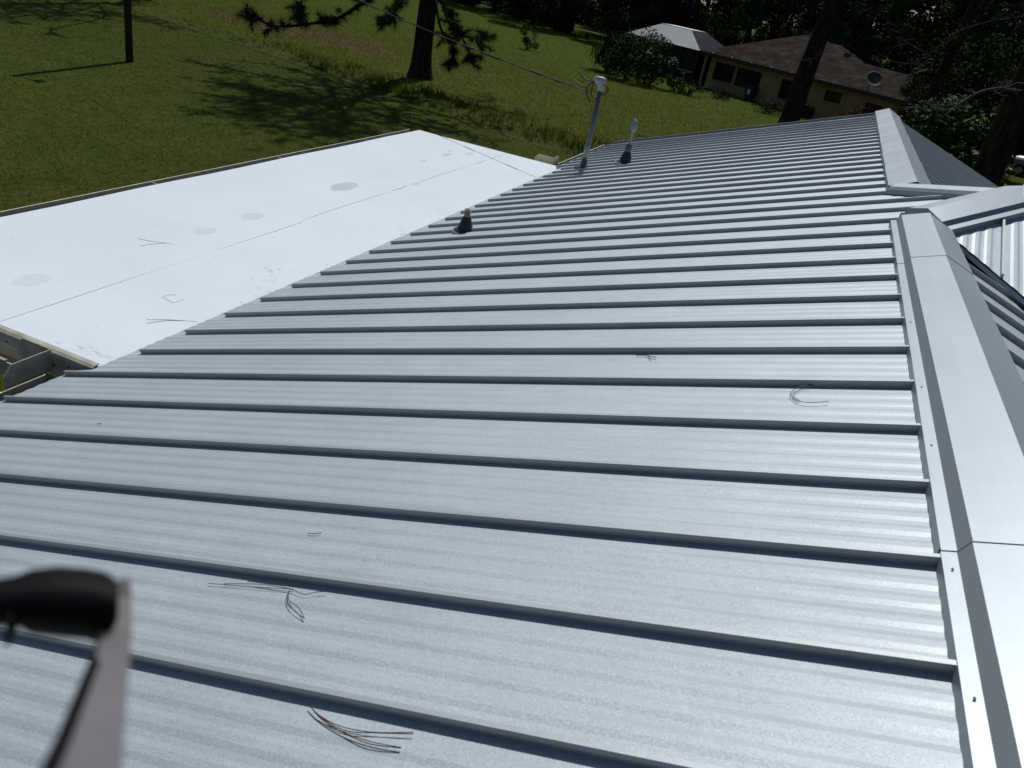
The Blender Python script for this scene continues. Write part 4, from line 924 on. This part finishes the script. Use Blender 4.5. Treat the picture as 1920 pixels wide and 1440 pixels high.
# ================================================================== parked car
cr_ = on_ground(1886, 324); CDir = Vector((0.947, -0.32, 0)); CN = Vector((0.32, 0.947, 0))
car0 = cr_ + CDir*1.9
car = empty('parked_car', (car0.x, car0.y, 0), 'silver car parked on the driveway at the right edge', 'car')
def C(l, wd, z): return Vector((car0.x, car0.y, 0.07)) + CDir*l + CN*(wd+0.9) + Vector((0, 0, z))
st = [(-2.25, 0.45, 0.62, .62), (-2.15, 0.28, 0.78, .78), (-1.7, 0.22, 0.92, .86), (-0.95, 0.22, 1.0, .9), (0.2, 0.22, 1.02, .91), (1.4, 0.22, 1.02, .9), (2.0, 0.25, 0.98, .84), (2.25, 0.4, 0.85, .72)]
b = MB(); b.loft([[C(l, -w_, z0), C(l, -w_*1.02, (z0+z1)/2), C(l, -w_*0.92, z1), C(l, 0, z1+0.04), C(l, w_*0.92, z1), C(l, w_*1.02, (z0+z1)/2), C(l, w_, z0)] for l, z0, z1, w_ in st]); cb = b.build('body', 'car_paint', car, True)
b = MB(); b.loft([[C(l, -w_, z0), C(l, -w_*0.8, z1), C(l, w_*0.8, z1), C(l, w_, z0)] for l, z0, z1, w_ in ((-1.05, 0.98, 1.0, .80), (-0.3, 1.0, 1.42, .80), (0.9, 1.0, 1.46, .80), (1.75, 1.0, 1.3, .78), (2.1, 0.97, 1.0, .76))]); b.build('cabin', 'car_paint', car)
for (l0, l1) in ((-0.62, 0.25), (0.33, 1.2)):
    for sd in (-1, 1):
        b = MB(); b.add([C(l0, sd*0.79, 1.06), C(l1, sd*0.79, 1.06), C(l1, sd*0.69, 1.36), C(l0+0.34, sd*0.69, 1.36)], [(0, 1, 2, 3)]); b.add([C(l0, sd*0.81, 1.06), C(l1, sd*0.81, 1.06), C(l1, sd*0.71, 1.36), C(l0+0.34, sd*0.71, 1.36)], [(3, 2, 1, 0)]); b.build('side_window', 'glass_dark', car)
b = MB(); q_ = [C(-0.98, -0.68, 1.045), C(-0.98, 0.68, 1.045), C(-0.36, 0.6, 1.405), C(-0.36, -0.6, 1.405)]; b.loft([q_, [v + Vector((0, 0, 0.02)) - CDir*0.02 for v in q_]]); b.build('windscreen', 'glass_dark', car)
for sd in (-1, 1):
    for l in (-1.35, 1.4):
        o1 = MB().tube([C(l, sd*0.80, 0.25), C(l, sd*0.93, 0.25)], 0.32, 18).build('wheel', 'tyre', car)
        MB().tube([C(l, sd*0.90, 0.25), C(l, sd*0.945, 0.25)], [0.21, 0.2], 12).build('rim', 'rim', o1)
    b = MB(); b.lathe([(0.02, -0.07), (0.11, -0.03), (0.11, 0.03), (0.02, 0.07)], tuple(C(-2.08, sd*0.62, 0.68)), 10); b.build('headlight', 'lamp_clear', car)
    b = MB(); b.lathe([(0.03, -0.06), (0.08, -0.03), (0.08, 0.03), (0.03, 0.06)], tuple(C(-0.75, sd*0.98, 1.06)), 8); b.build('mirror', 'car_paint', car)
b = MB(); b.loft([[C(-2.285, -0.5, 0.42), C(-2.285, 0.5, 0.42), C(-2.27, 0.5, 0.56), C(-2.27, -0.5, 0.56)], [C(-2.2, -0.5, 0.42), C(-2.2, 0.5, 0.42), C(-2.2, 0.5, 0.56), C(-2.2, -0.5, 0.56)]]); b.build('grille', 'dark_plastic', car)
